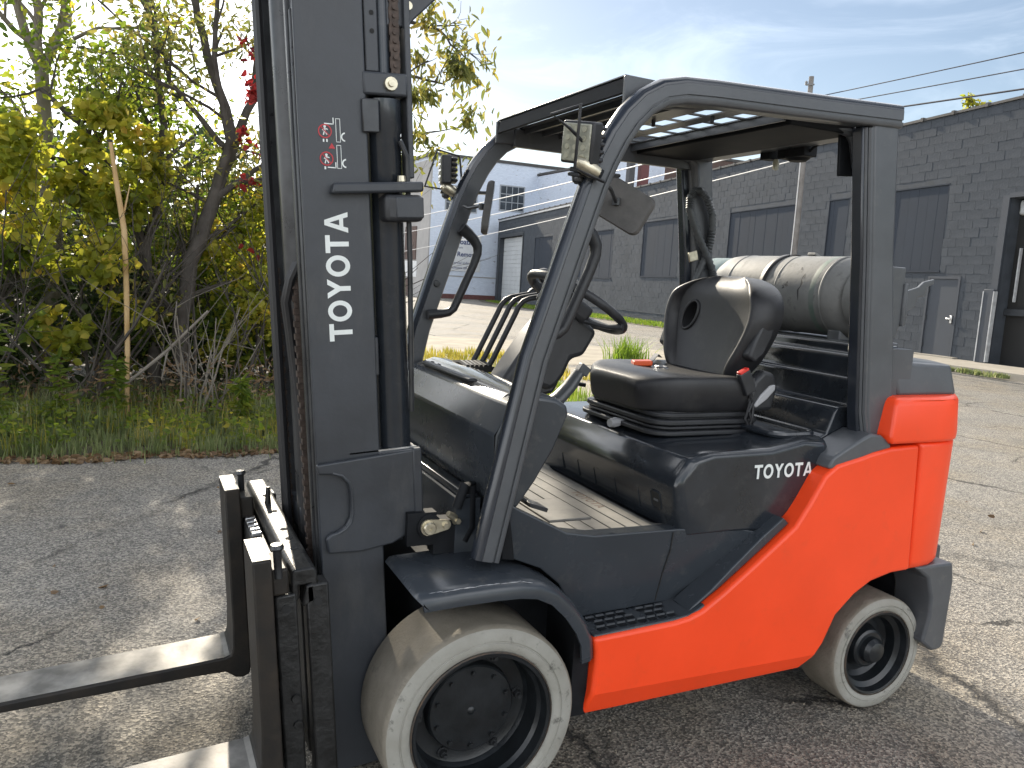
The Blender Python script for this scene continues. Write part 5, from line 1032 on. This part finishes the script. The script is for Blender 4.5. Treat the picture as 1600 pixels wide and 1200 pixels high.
# ================================================================ LPG TANK (lies in the cradle)
tk = empty('gas_cylinder', (1.62, .2, 1.268), 'scuffed pale grey gas cylinder lying crosswise in the cradle behind the seat', 'gas cylinder')
l0 = Vector((1.62, .2, 1.268)); tc = Vector((1.62, 0, 1.4195))-l0
q = MB(); pr = [(0, -.17), (.05, -.165), (.095, -.150), (.128, -.125), (.147, -.095), (.1515, -.060), (.1515, .50), (.147, .545), (.128, .585), (.095, .612), (.05, .628), (0, .632)]
q.lathe([(r_, a-.2) for r_, a in pr], (tc.x, 0, tc.z), 'y', 64); q.build('shell', 'tank_paint', tk, smooth=50)
for a in (-.072, .165, .455):
    q = MB(); q.lathe([(.1512, a-.006-.2), (.1538, a-.2), (.1512, a+.006-.2)], (tc.x, 0, tc.z), 'y', 64); q.build('weld_seam', 'tank_paint', tk)
q = MB(); q.lathe([(.120, .56-.2), (.140, .60-.2), (.140, .70-.2), (.132, .70-.2), (.130, .60-.2)], (tc.x, 0, tc.z), 'y', 48); q.build('collar', 'tank_collar', tk)
q = MB(); q.lathe([(.110, -.142-.2), (.118, -.150-.2), (.118, -.185-.2), (.112, -.185-.2), (.105, -.15-.2)], (tc.x, 0, tc.z), 'y', 48); q.build('foot_ring', 'tank_paint', tk)
q = MB(); q.lathe([(.1517, -.045-.2), (.1520, -.038-.2), (.1520, -.026-.2), (.1517, -.02-.2)], (tc.x, 0, tc.z), 'y', 64); q.build('paint_band', 'tank_green', tk)
def cpatch(pts, name, mat):   # small patch on the shell: (y, angle) pairs
    q = MB(); q.add([(tc.x-.1522*math.cos(a), y-.2, tc.z+.1522*math.sin(a)) for y, a in pts], [tuple(range(len(pts)))]); q.build(name, mat, tk, smooth=0, normals=False)
random.seed(3)
for (y, a0, a1, w_) in ((.03, .55, -.15, .006), (.10, .32, .18, .009), (.115, .22, .12, .006), (.06, .75, .66, .004)):
    n = 8; L_ = []; R__ = []
    for k in range(n+1):
        a = a0+(a1-a0)*k/n; c = y+random.uniform(-.006, .006); ww = w_*random.uniform(.3, 1)*(1 if 0 < k < n else .2); L_.append((c-ww, a)); R__.append((c+ww, a))
    cpatch(L_+R__[::-1], 'scuff', 'tank_scratch')
for a in (.22,):
    q = MB(); rg = [(tc.x+.1545*math.cos(t), tc.z+.1545*math.sin(t)) for t in np.linspace(-.5, math.pi+.5, 40)]; vs = []; 
    rings = [[(x, y_-.2, z) for x, z in rg] for y_ in (a-.0, a+.034)]; q.loft(rings, cap=False, close=False); stp = q.build('strap', 'hose', tk)
    md = stp.modifiers.new('solid', 'SOLIDIFY'); md.thickness = .003; md.offset = 1
q = MB(); q.obox((tc.x+.05, .16-.2, tc.z+.152), (1, 0, -.4), (0, 1, 0), (.4, 0, 1), .03, .022, .006); q.build('strap_buckle', 'tank_paint', tk, bevel=.003)

# ================================================================ VEGETATION
def leaf_mesh(name, C, size, mat, parent=None, droop=0.5, aspect=0.5, svar=0.4, kind=None, flat=0.0):
    """N small folded kite leaves at points C"""
    C = np.asarray(C, float); n = len(C)
    d = rng.normal(size=(n, 3)); d[:, 2] = d[:, 2]*(1-flat)*.6-droop; d /= np.linalg.norm(d, axis=1)[:, None]
    a = rng.normal(size=(n, 3)); w = np.cross(d, a); w /= np.linalg.norm(w, axis=1)[:, None]
    nn = np.cross(d, w); L_ = (size*(1+svar*(rng.random(n)*2-1)))[:, None]; wd = L_*aspect*.5
    p1, p2 = C+d*L_*.28, C+d*L_*.68; cu = nn*L_*.10
    V = np.stack([C, p1+w*wd+cu, p2+w*wd*.8+cu, C+d*L_-nn*L_*.06, p2-w*wd*.8+cu, p1-w*wd+cu], 1).reshape(-1, 3)
    F = (np.arange(n)[:, None]*6+np.array([[0, 1, 2, 3, 0, 3, 4, 5]])).reshape(-1, 4); nf = len(F)
    me = bpy.data.meshes.new(name); me.vertices.add(n*6); me.vertices.foreach_set('co', V.ravel()); me.loops.add(nf*4); me.loops.foreach_set('vertex_index', F.ravel())
    me.polygons.add(nf); me.polygons.foreach_set('loop_start', np.arange(nf)*4); me.polygons.foreach_set('loop_total', np.full(nf, 4)); me.update(calc_edges=True)
    me.materials.append(MATS[mat]); o = bpy.data.objects.new(name, me); COL.objects.link(o)
    if parent: o.parent = parent
    if kind: o['kind'] = kind
    return o
def grow(q, p, d, ln, r_, depth, tips, spread=0.5, upb=0.15, seg=4, kids=3, shrink=.68):
    p = Vector(p); d = Vector(d).normalized(); pts = [p.copy()]; rs = [r_]
    for k in range(seg):
        d = (d+Vector((random.gauss(0, .12), random.gauss(0, .12), random.gauss(0, .10)+upb*.25))).normalized(); p = p+d*ln/seg; pts.append(p.copy()); rs.append(r_*(1-.45*(k+1)/seg))
        if depth <= 1: tips.append((p.copy(), d.copy()))
    q.tube(pts, rs, 6 if r_ > .02 else 4, cap=False)
    if depth > 0:
        for k in range(kids):
            t = random.uniform(.35, 1.0); i = min(seg-1, int(t*seg)); b_ = pts[i].lerp(pts[i+1], t*seg-i)
            nd = (d+Vector((random.gauss(0, spread), random.gauss(0, spread), random.gauss(upb, spread*.7)))).normalized()
            grow(q, b_, nd, ln*shrink*random.uniform(.7, 1.15), rs[i]*.55, depth-1, tips, spread, upb, seg, kids, shrink)
def cloud_pts(n, blobs):
    out = []
    wts = np.array([b_[3]*b_[4]*b_[5] for b_ in blobs]); wts /= wts.sum(); cnt = rng.multinomial(n, wts)
    for (x, y, z, a, c, h), k in zip(blobs, cnt):
        # clumped: sub clusters inside each ellipsoid
        m = max(3, k//45); cc = rng.normal(size=(m, 3)); cc /= np.linalg.norm(cc, axis=1)[:, None]; cc *= (rng.random(m)**.4)[:, None]
        pick = rng.integers(0, m, k); pts = cc[pick]+rng.normal(size=(k, 3))*.17
        out.append(pts*np.array([a, c, h])+np.array([x, y, z]))
    P_ = np.concatenate(out); P_[:, 2] = np.maximum(P_[:, 2], .03); return P_
def rel(pts, o): return np.asarray(pts)-np.array(o.location)
def tree(name, loc, label, cat, limbs, mat, barkm, nleaf, size, depth=2, droop=.5, aspect=.42, spread=.5, kids=3, ln=.8, extra=None, group='trees and shrubs along the verge', per=None, jit=.12):
    t = empty(name, loc, label, cat, group); q = MB(); tips = []; l0 = Vector(loc)
    for path, r0, r1 in limbs:
        pts = []
        pp = [Vector(p)-l0 for p in path]
        for i in range(len(pp)-1):
            for k in range(4): pts.append(pp[i].lerp(pp[i+1], k/4)+Vector((random.gauss(0, .012), random.gauss(0, .012), 0))*(i+k > 0))
        pts.append(pp[-1]); m = len(pts); rs = [r0+(r1-r0)*i/(m-1) for i in range(m)]
        q.tube(pts, rs, 9, cap=False)
        for i in range(int(m*.35), m):
            if random.random() < .55:
                d = (pts[min(i+1, m-1)]-pts[i-1]).normalized(); nd = d*.6+Vector((random.gauss(0, .6), random.gauss(0, .5), random.gauss(.1, .45)))
                grow(q, pts[i], nd, ln*random.uniform(.5, 1.1), min(rs[i]*.6, .022), depth-1, tips, spread, .08, 4, kids)
    q.build('trunk', barkm, t, smooth=60, normals=False)
    C = []
    if tips:
        for _ in range(nleaf):
            p, d = tips[rng.integers(len(tips))]; C.append([p.x+random.gauss(0, jit), p.y+random.gauss(0, jit), p.z+random.gauss(-.03, jit)])
    if extra is not None: C = (list(C) if len(C) else [])+list(rel(extra, t))
    leaf_mesh('crown', C, size, mat, t, droop, aspect)
    return t
# pale ash tree at far left: trunk that forks into four limbs
tree('ash_tree', (-1.55, 6.9, 0.0), 'pale barked tree at far left whose trunk forks into bare upright limbs', 'tree',
     [([(-1.55, 6.9, 0), (-1.52, 6.9, 1.6), (-1.60, 6.9, 3.15)], .075, .062), ([(-1.60, 6.9, 3.1), (-1.78, 6.95, 3.55), (-1.95, 7.0, 4.4)], .05, .03), ([(-1.60, 6.9, 3.1), (-1.62, 6.9, 3.6), (-1.66, 6.85, 4.6)], .05, .03), ([(-1.58, 6.9, 3.1), (-1.42, 6.95, 3.5), (-1.26, 7.0, 4.6)], .05, .03), ([(-1.60, 6.9, 3.25), (-1.98, 6.8, 3.55), (-2.4, 6.7, 3.8)], .03, .012), ([(-1.5, 6.9, 3.3), (-1.1, 6.9, 3.55), (-.72, 6.8, 3.6)], .022, .008)],
     'leaf_yellow', 'bark_pale', 800, .075, depth=2, ln=.6, aspect=.42, jit=.2)
# dark leaning tree just left of the mast
tree('leaning_tree', (-0.32, 5.9, 0.0), 'dark leaning tree with crossing bare branches just left of the mast', 'tree',
     [([(-.32, 5.9, 0), (-.42, 5.95, .55), (-.36, 5.95, 1.2), (-.14, 5.9, 1.9), (.05, 5.95, 2.55)], .085, .06), ([(.05, 5.95, 2.5), (-.12, 6.0, 3.1), (-.30, 6.05, 3.75), (-.36, 6.1, 4.3)], .05, .022), ([(.05, 5.95, 2.5), (.20, 5.9, 2.9), (.30, 5.9, 3.6), (.25, 5.9, 4.4)], .045, .02),
      ([(-.1, 5.9, 2.0), (-.02, 5.8, 2.5), (-.16, 5.75, 3.2), (-.1, 5.7, 4.2)], .04, .015), ([(-.12, 5.9, 1.95), (.2, 5.8, 2.25), (.6, 5.7, 2.5)], .035, .012), ([(.0, 5.95, 2.4), (-.5, 6.1, 3.0), (-.75, 6.2, 3.9)], .03, .012)],
     'leaf_olive', 'bark_dark', 4200, .072, depth=3, ln=.75, aspect=.36, droop=.7, jit=.16)
# second dark stem with a diagonal limb
tree('forked_tree', (-0.85, 6.3, 0.0), 'dark stemmed tree with a long diagonal limb behind the bare tan stem', 'tree',
     [([(-.66, 6.2, 0), (-.62, 6.2, .7), (-.70, 6.2, 1.4), (-.95, 6.2, 2.05), (-1.25, 6.2, 2.55), (-1.55, 6.2, 2.8)], .07, .02), ([(-.72, 6.2, 1.4), (-.60, 6.2, 1.9), (-.55, 6.3, 2.6), (-.62, 6.3, 3.4), (-.95, 6.4, 4.3)], .05, .018), ([(-.9, 6.2, 2.0), (-1.4, 6.1, 2.2), (-1.9, 6.0, 2.25)], .03, .012), ([(-.6, 6.2, 1.0), (-.3, 6.1, 1.4), (.1, 6.0, 1.75)], .03, .012)],
     'leaf_green', 'bark_dark', 3400, .075, depth=3, ln=.7, aspect=.5, jit=.16)
# tree behind the mast whose drooping twigs show right of it
t5l = [([(.55, 6.3, 0), (.60, 6.3, 1.5), (.75, 6.2, 2.7), (1.0, 6.0, 3.7), (1.2, 5.9, 4.6)], .08, .03), ([(.72, 6.2, 2.6), (1.15, 5.9, 3.1), (1.6, 5.7, 3.3), (2.0, 5.6, 3.25)], .035, .008), ([(1.0, 6.0, 3.6), (1.4, 5.8, 3.85), (1.9, 5.6, 3.75), (2.2, 5.55, 3.5)], .03, .006), ([(.7, 6.2, 2.5), (1.2, 6.0, 2.6), (1.75, 5.8, 2.75), (2.3, 5.7, 2.9)], .018, .004), ([(.66, 6.2, 2.2), (1.2, 6.0, 2.1), (1.7, 5.9, 2.05)], .016, .004), ([(1.0, 6, 3.7), (.6, 5.8, 4.2), (.2, 5.6, 4.4)], .03, .01)]
ex = cloud_pts(820, [(1.62, 5.7, 3.62, .34, .3, .42), (2.02, 5.6, 3.45, .30, .25, .28), (1.7, 5.7, 3.12, .30, .3, .22), (2.22, 5.6, 2.98, .26, .2, .13), (1.75, 5.7, 2.62, .25, .2, .2), (1.6, 5.8, 2.05, .26, .2, .14), (1.45, 5.8, 2.45, .2, .2, .3)])
tree('willow_tree', (.55, 6.3, 0), 'slender tree behind the mast with drooping yellow green leaves against the sky', 'tree', t5l, 'leaf_olive', 'bark_dark', 700, .10, depth=2, ln=.5, aspect=.30, droop=1.3, extra=ex)
# vine covered shrubs, the yellow green mass at left
def shrub(name, loc, label, blobs, mat, n, size, nst=7, h=1.8, aspect=.75, droop=.35, group='trees and shrubs along the verge', bark='bark_dark'):
    t = empty(name, loc, label, 'shrub', group); q = MB(); tips = []
    for k in range(nst):
        a = random.uniform(0, 6.28); grow(q, (random.gauss(0, .12), random.gauss(0, .1), 0), (math.cos(a)*.5, math.sin(a)*.4, 1), h*random.uniform(.6, 1), .018, 2, tips, .5, .15, 5, 3)
    q.build('stems', bark, t, smooth=0, normals=False)
    leaf_mesh('crown', rel(cloud_pts(n, blobs), t), size, mat, t, droop, aspect); return t
shrub('vine_shrub', (-2.3, 5.9, 0), 'tall yellow green vine covered shrub at the left edge of the photo', [(-2.5, 5.9, 1.95, .55, .5, .45), (-2.0, 5.7, 1.35, .5, .5, .35), (-3.3, 6.0, 1.6, .8, .6, .8), (-2.15, 5.7, 2.45, .40, .4, .25), (-1.9, 5.6, .65, .4, .3, .3), (-2.5, 5.6, .8, .5, .4, .4)], 'leaf_green', 3900, .074, h=1.9)
shrub('vine_shrub', (-1.15, 5.8, 0), 'broad leaved yellow green vine shrub in the middle of the thicket', [(-1.55, 5.8, 2.25, .45, .4, .30), (-1.15, 5.8, 2.50, .40, .4, .26), (-1.7, 5.7, 1.75, .40, .4, .35), (-.85, 5.9, 1.85, .38, .4, .40), (-1.3, 5.6, 1.35, .42, .4, .26), (-.9, 5.5, .98, .26, .2, .18), (-.75, 5.9, 2.35, .30, .3, .25), (-1.5, 5.6, .70, .30, .3, .25), (-1.2, 5.9, 2.0, .3, .3, .3)], 'leaf_yellow', 3600, .080, h=1.9)
shrub('vine_shrub', (-.35, 6.6, 0), 'airy olive green shrub behind the leaning tree', [(-.35, 6.6, 1.5, .6, .5, .45), (-.05, 6.5, 1.9, .4, .4, .35), (-.6, 6.6, 2.1, .35, .4, .25), (-.2, 6.3, .9, .55, .4, .4), (-.7, 6.2, .6, .5, .3, .35), (.2, 6.2, .45, .5, .3, .3)], 'leaf_green', 2600, .068, h=1.8)
shrub('vine_shrub', (.5, 6.2, 0), 'bright leafy shrub just behind the mast base', [(.35, 6.1, 1.5, .6, .5, .7), (.1, 6.0, 1.1, .4, .4, .5), (.7, 6.2, 2.0, .5, .4, .5), (.25, 5.9, .7, .5, .35, .35)], 'leaf_yellow', 2900, .068, h=1.8)
shrub('creeper', (.08, 5.75, 0), 'dark red creeper leaves climbing beside the mast', [(.14, 5.5, 3.05, .20, .16, .36), (.20, 5.5, 2.5, .18, .14, .26), (.08, 5.5, 2.1, .18, .14, .16), (-2.05, 5.35, 1.98, .12, .1, .06), (.17, 5.5, 1.55, .10, .1, .08), (-.55, 5.5, 1.60, .07, .06, .05), (-.45, 5.4, 2.05, .07, .06, .05)], 'leaf_red', 130, .065, nst=2, h=2.6)
t = empty('conifer', (-1.1, 10.5, 0), 'dark green conifer showing behind the yellow shrubs', 'tree', 'trees and shrubs along the verge')
q = MB(); q.tube([(0, 0, 0), (0, 0, 3.4)], [.12, .03], 8, cap=False); q.build('trunk', 'bark_dark', t)
leaf_mesh('crown', rel(cloud_pts(3000, [(-1.1, 10.5, 1.6, 1.0, .8, 1.3), (-.87, 10.5, 3.35, .5, .5, .8), (-.45, 10.5, 3.2, .4, .4, .65), (-.1, 10.5, 3.1, .5, .5, .75), (.1, 10.7, 2.0, .7, .6, 1.1), (-1.9, 10.3, 2.2, .8, .6, 1.1), (-.75, 10.6, 3.95, .25, .25, .35), (-.1, 10.6, 3.8, .25, .25, .35)]), t), .12, 'leaf_dark', t, .5, .35)
o = leaf_mesh('thicket', cloud_pts(15000, [(-4.5, 8.5, 1.1, 1.6, .8, 1.2), (-2.8, 8.3, 1.0, 1.3, .8, 1.2), (-1.2, 8.2, .9, 1.2, .8, 1.05), (.3, 8.1, 1.0, 1.2, .8, 1.2), (1.3, 7.6, .6, .6, .6, .7), (-3, 10, 1.6, 2, 1, 1.4), (0, 10, 1.6, 2, 1, 1.3), (-5, 12, 1.0, 2.4, .8, 1.1), (-1.5, 12, 1.0, 2.4, .8, 1.1), (1.2, 11.5, .8, 1.4, .8, .9)]), .13, 'leaf_dark', None, .4, .6)  # inner shade of the thicket put into the dark leaf colour
tag(o, 'dark tangled undergrowth filling the space behind the shrubs', 'undergrowth', kind='stuff')
o = leaf_mesh('thicket', cloud_pts(4200, [(-2.4, 6.3, .6, .7, .3, .5), (-1.5, 6.4, .55, .6, .3, .45), (-.8, 6.4, .7, .5, .3, .5), (-.1, 6.3, .6, .5, .3, .45), (.5, 6.4, .7, .4, .3, .5), (-1.1, 6.2, 1.2, .5, .3, .4), (-2.0, 6.2, 1.2, .5, .3, .4)]), .07, 'leaf_dark', None, .4, .6)  # leaves coloured dark to carry the shade between the stems
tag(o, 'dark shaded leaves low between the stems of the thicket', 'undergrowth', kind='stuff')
o = leaf_mesh('thicket', cloud_pts(5600, [(-3.0, 7.3, 1.3, 1.0, .5, .8), (-1.6, 7.2, 1.2, 1.0, .5, .8), (-.2, 7.1, 1.2, .9, .4, .8), (.7, 7.0, 1.3, .5, .4, .9)]), .085, 'leaf_green', None, .4, .65)
tag(o, 'loose sunlit leaves and vines woven between the tree stems', 'undergrowth', kind='stuff')
# tangle of bare twigs
q = MB(); tips = []
for k in range(80):
    x = random.uniform(-3.2, .7); y = random.uniform(5.1, 6.8); grow(q, (x, y, random.uniform(0, .5)), (random.gauss(0, .6), random.gauss(0, .3), 1), random.uniform(.6, 1.8), random.uniform(.006, .013), 1, tips, .6, .1, 5, 3)
tag(q.build('bare_twigs', 'bark_dark', smooth=0, normals=False), 'tangle of bare thin twigs among the shrubs', 'twigs', kind='stuff')
q = MB(); tips = []
for k in range(16):
    x = random.uniform(-.45, .0); grow(q, (x, random.uniform(5.0, 5.4), 0), (random.gauss(0, .35), random.gauss(0, .3), 1), random.uniform(.5, 1.2), random.uniform(.006, .010), 1, tips, .5, .05, 5, 2)
tag(q.build('dead_vines', 'bark_pale', smooth=0, normals=False), 'pale dead vine stems hanging round the foot of the leaning tree', 'vines', kind='stuff')
q = MB(); q.tube([(-.865, 5.45, .52), (-.87, 5.45, 1.1), (-.885, 5.45, 1.6), (-.945, 5.45, 2.02), (-.985, 5.45, 2.32)], [.022, .023, .024, .021, .014], 8)
q.tube([(-.885, 5.45, 1.75), (-.84, 5.45, 1.98)], [.010, .004], 5); q.tube([(-.868, 5.45, .52), (-.87, 5.47, .0)], [.020, .020], 8); tag(q.build('bare_stem', 'stick_tan'), 'straight bare tan stem standing upright in the middle of the thicket', 'stem')
q = MB(); q.tube([(-.95, 5.2, .25), (-.55, 5.25, .60), (-.22, 5.3, .95)], [.013, .015, .010], 6); q.tube([(-.55, 5.25, .6), (-.6, 5.2, .35)], [.010, .006], 5); tag(q.build('fallen_branch', 'bark_pale'), 'pale fallen branch leaning up to the right in front of the thicket', 'branch')
# chain link fence behind the thicket
fe = empty('chain_link_fence', (0, 7.6, 0), 'rusty grey chain link fence hidden in the greenery behind the mast', 'fence')
for x in (-6, -3.6, -1.2, 1.2):
    q = MB(); q.tube([(x, 0, 0), (x, 0, 1.75)], .03, 10); q.build('post', 'fence_steel', fe)
q = MB(); q.tube([(-6, 0, 1.70), (1.2, 0, 1.70)], .02, 8); q.build('top_rail', 'fence_steel', fe)
q = MB(); s = -7.6
while s < 1.2:
    for d in (1, -1):
        a, c = (s, s+1.65) if d > 0 else (s+1.65, s); p0, p1 = Vector((a, .02*d, .05)), Vector((c, .02*d, 1.70))
        if min(a, c) > -6 and max(a, c) < 1.2: q.tube([p0, p1], .0025, 3, cap=False)
    s += .075
o = q.build('wire_mesh', 'fence_steel', fe, smooth=0, normals=False); o['kind'] = 'stuff'

def blades(name, P_, hgt, wid, mat, label, cat='grass', lean=.45, kind='stuff', parent=None):
    P_ = np.asarray(P_, float); n = len(P_); h = hgt*(0.45+.75*rng.random(n)); a = rng.random(n)*6.283; ln = lean*rng.random(n)*h; wv = np.stack([np.cos(a+1.57), np.sin(a+1.57), 0*a], 1)*wid*(.6+.8*rng.random(n))[:, None]*.5
    dv = np.stack([np.cos(a), np.sin(a), 0*a], 1)
    m1 = P_+dv*(ln*.3)[:, None]+np.array([0, 0, 1])*(h*.55)[:, None]; tp = P_+dv*ln[:, None]+np.array([0, 0, 1])*h[:, None]
    V = np.stack([P_-wv, P_+wv, m1+wv*.8, m1-wv*.8, tp+wv*.12, tp-wv*.12], 1).reshape(-1, 3)
    i = np.arange(n)[:, None]*6; F = np.concatenate([i+np.array([[0, 1, 2, 3]]), i+np.array([[3, 2, 4, 5]])], 1).reshape(-1, 4); nf = len(F)
    me = bpy.data.meshes.new(name); me.vertices.add(n*6); me.vertices.foreach_set('co', V.ravel()); me.loops.add(nf*4); me.loops.foreach_set('vertex_index', F.ravel()); me.polygons.add(nf); me.polygons.foreach_set('loop_start', np.arange(nf)*4); me.polygons.foreach_set('loop_total', np.full(nf, 4)); me.update(calc_edges=True)
    me.materials.append(MATS[mat]); o = bpy.data.objects.new(name, me); COL.objects.link(o)
    if parent: o.parent = parent; return o
    return tag(o, label, cat, kind=kind)
def clumpy(n, x0, x1, y0, y1, sc=3.0, edge=None):
    m = n//14; cx = rng.uniform(x0, x1, m); cy = rng.uniform(y0, y1, m); k = rng.integers(0, m, n); x = cx[k]+rng.normal(size=n)*.05; y = cy[k]+rng.normal(size=n)*.05
    y = np.maximum(y, y0-.04+.06*np.sin(x*3.1)+.05*np.sin(x*7)+.04*np.sin(x*17)+.03*np.sin(x*41)); return np.stack([x, y, 0*x], 1)
blades('verge_grass', clumpy(15000, -5.5, .9, 3.83, 5.0), .115, .010, 'grass_blade', 'uneven green grass verge between the asphalt and the thicket')
blades('verge_grass', clumpy(5500, -5.5, .9, 4.5, 6.2), .24, .011, 'grass_blade', 'taller dull green weeds and grass at the foot of the thicket')
blades('verge_grass', clumpy(1700, -5.0, .9, 3.90, 5.4), .24, .006, 'grass_gold', 'scattered pale dry grass stalks in the verge')
blades('verge_grass', np.stack([rng.uniform(-5, .9, 420), 3.86-np.abs(rng.normal(size=420))*.10, np.zeros(420)], 1), .07, .008, 'grass_blade', 'stray grass blades creeping out over the asphalt edge')
blades('weed_patch', clumpy(2600, 2.0, 3.5, 5.2, 8.6), .24, .013, 'grass_gold', 'yellowing weeds seen under the raised floor beyond the far guard leg')
blades('weed_patch', clumpy(2200, 2.3, 4.1, 5.0, 7.8), .20, .014, 'grass_bright', 'low green weeds on the gravel beyond the control levers')
blades('weed_patch', clumpy(1900, 2.4, 5.0, 7.2, 10.8), .14, .018, 'grass_gold', 'patchy green weeds between the gravel and the road beyond the levers')
blades('weed_patch', clumpy(700, 2.5, 8.5, 5.2, 8.5), .07, .012, 'grass_gold', 'sparse dry grass scattered over the tan gravel')
n = 9000; sx = rng.uniform(5.1, 40, n)**1.0; nx = rng.uniform(.05, 1, n)*np.interp(sx, [5, 14, 30, 42], [1.6, 2.0, 2.3, 1.2])
Pg = np.array([list(T(a, c, .012)) for a, c in zip(sx, nx)])
blades('lawn_strip', Pg, .10, .035, 'grass_bright', 'bright sunlit grass strip along the foot of the grey warehouse')
n = 1400; sx = rng.uniform(-2.0, 2.6, n); Pg = np.array([list(T(a, 1.85+abs(random.gauss(0, .10)), 0.0)) for a in sx])
blades('curb_weeds', Pg, .09, .03, 'grass_blade', 'thin line of weeds along the edge of the concrete walk')
def tuft(loc, n, h, mat, label, spread=.16):
    t = empty('weed_tuft', loc, label, 'weed', 'weed tufts')
    P_ = np.stack([rng.normal(size=n)*spread, rng.normal(size=n)*spread, np.zeros(n)], 1); blades('blades', P_, h, .022, mat, '', parent=t, lean=.9); return t
tuft((6.65, 9.05, 0), 260, .46, 'grass_bright', 'bright green bushy weed tuft on the gravel left of the seat', .15)
o = leaf_mesh('ground_cover', np.concatenate([clumpy(5200, -5.0, .9, 3.9, 5.8)+np.array([0, 0, 1])*rng.uniform(.02, .22, (5200, 1))]), .045, 'leaf_green', None, .1, .6, flat=.5); tag(o, 'low broad leaved weeds mixed into the grass verge', 'weeds', kind='stuff')
o = leaf_mesh('ground_cover', clumpy(2600, -5.0, .9, 4.8, 6.4)+np.array([0, 0, 1])*rng.uniform(.02, .5, (2600, 1)), .06, 'dry_leaf', None, .3, .3, flat=.2); tag(o, 'brown dead weeds and leaves at the foot of the thicket', 'dead weeds', kind='stuff')
# tall weeds with leaves up the stem
for (x, y, h, lab) in ((-1.75, 4.75, .95, 'tall leafy green weed standing in the verge near the left edge'), (-1.35, 4.9, .6, 'shorter leafy weed right of the tallest weed in the verge'), (-.95, 5.0, .55, 'low leafy weed in front of the bare tan stem'), (.0, 4.7, .45, 'small leafy weed in the verge close to the mast')):
    t = empty('tall_weed', (x, y, 0), lab, 'weed', 'tall weeds in the verge'); q = MB(); q.tube([(0, 0, 0), (.02, 0, h*.5), (-.01, 0, h)], [.006, .005, .002], 5); q.build('stem', 'leaf_green', t, normals=False)
    zz_ = rng.uniform(.15, 1, 90)*h; leaf_mesh('leaves', np.stack([rng.normal(size=90)*.012, rng.normal(size=90)*.012, zz_], 1), .11, 'leaf_green', t, .1, .22, flat=.5)
# leaf litter along the asphalt edge
n = 1500; lx = rng.uniform(-5.5, .9, n); ly = 3.78+np.abs(rng.normal(size=n))*.09-.05+.04*np.sin(lx*7)
o = leaf_mesh('leaf_litter', np.stack([lx, ly, np.full(n, .014)], 1), .05, 'dry_leaf', None, 0.0, .6, flat=.9); tag(o, 'dry brown leaves gathered along the edge of the asphalt', 'leaf litter', kind='stuff')
n = 160; o = leaf_mesh('leaf_litter', np.stack([rng.uniform(-5, 6, n), rng.uniform(-1.5, 3.7, n), np.full(n, .010)], 1), .035, 'dry_leaf', None, 0.0, .6, flat=.95); tag(o, 'few scattered bits of leaf and grit on the asphalt', 'leaf litter', kind='stuff')
n = 5200; px = rng.uniform(-3, 6, n); py = rng.uniform(-2.2, 3.7, n)
V = []; F = []
for i in range(n):
    r_ = random.uniform(.0022, .0055); o_ = len(V); a = random.uniform(0, 6.28); c, s = math.cos(a), math.sin(a)
    V += [(px[i]+r_*c, py[i]+r_*s, 0), (px[i]-r_*s, py[i]+r_*c, 0), (px[i]-r_*c*.8, py[i]-r_*s, 0), (px[i]+r_*s, py[i]-r_*c*1.2, 0), (px[i], py[i], r_*.9)]; F += [(o_, o_+1, o_+4), (o_+1, o_+2, o_+4), (o_+2, o_+3, o_+4), (o_+3, o_, o_+4)]
q = MB(); q.v = V; q.f = F; q.m = [0]*len(F); tag(q.build('loose_grit', 'gravel_tan', smooth=0, normals=False), 'loose grit and small stones on the worn asphalt', 'grit', kind='stuff')
# small tree showing above the warehouse roof
tree('roof_tree', (25, 17.05, -.1), 'tip of a yellow leaved tree above the warehouse roof at right', 'tree', [([(25, 17.05, -.1), (25, 17.05, 5), (25, 17.1, 7.9)], .12, .03)], 'leaf_yellow', 'bark_dark', 60, .16, depth=2, ln=.5, extra=cloud_pts(340, [(25, 17.1, 8.0, .35, .36, .62)]), group=None)
# trees further off behind everything on the left so the skyline is not empty
for k, (x, y, h, lab) in enumerate(((-9, 14, 5.0, 'distant leafy tree outside the left edge of the yard'), (-6, 11, 4.2, 'rounded leafy tree left of the thicket'))):
    tree('far_tree', (x, y, 0), lab, 'tree', [([(x, y, 0), (x, y, h*.6), (x+.2, y, h*.9)], .13, .03)], 'leaf_green', 'bark_dark', 200, .13, depth=2, ln=.9, extra=cloud_pts(2500, [(x, y, h*.55, 1.5, 1.2, h*.33), (x+.5, y, h*.8, .9, .8, h*.2)]))
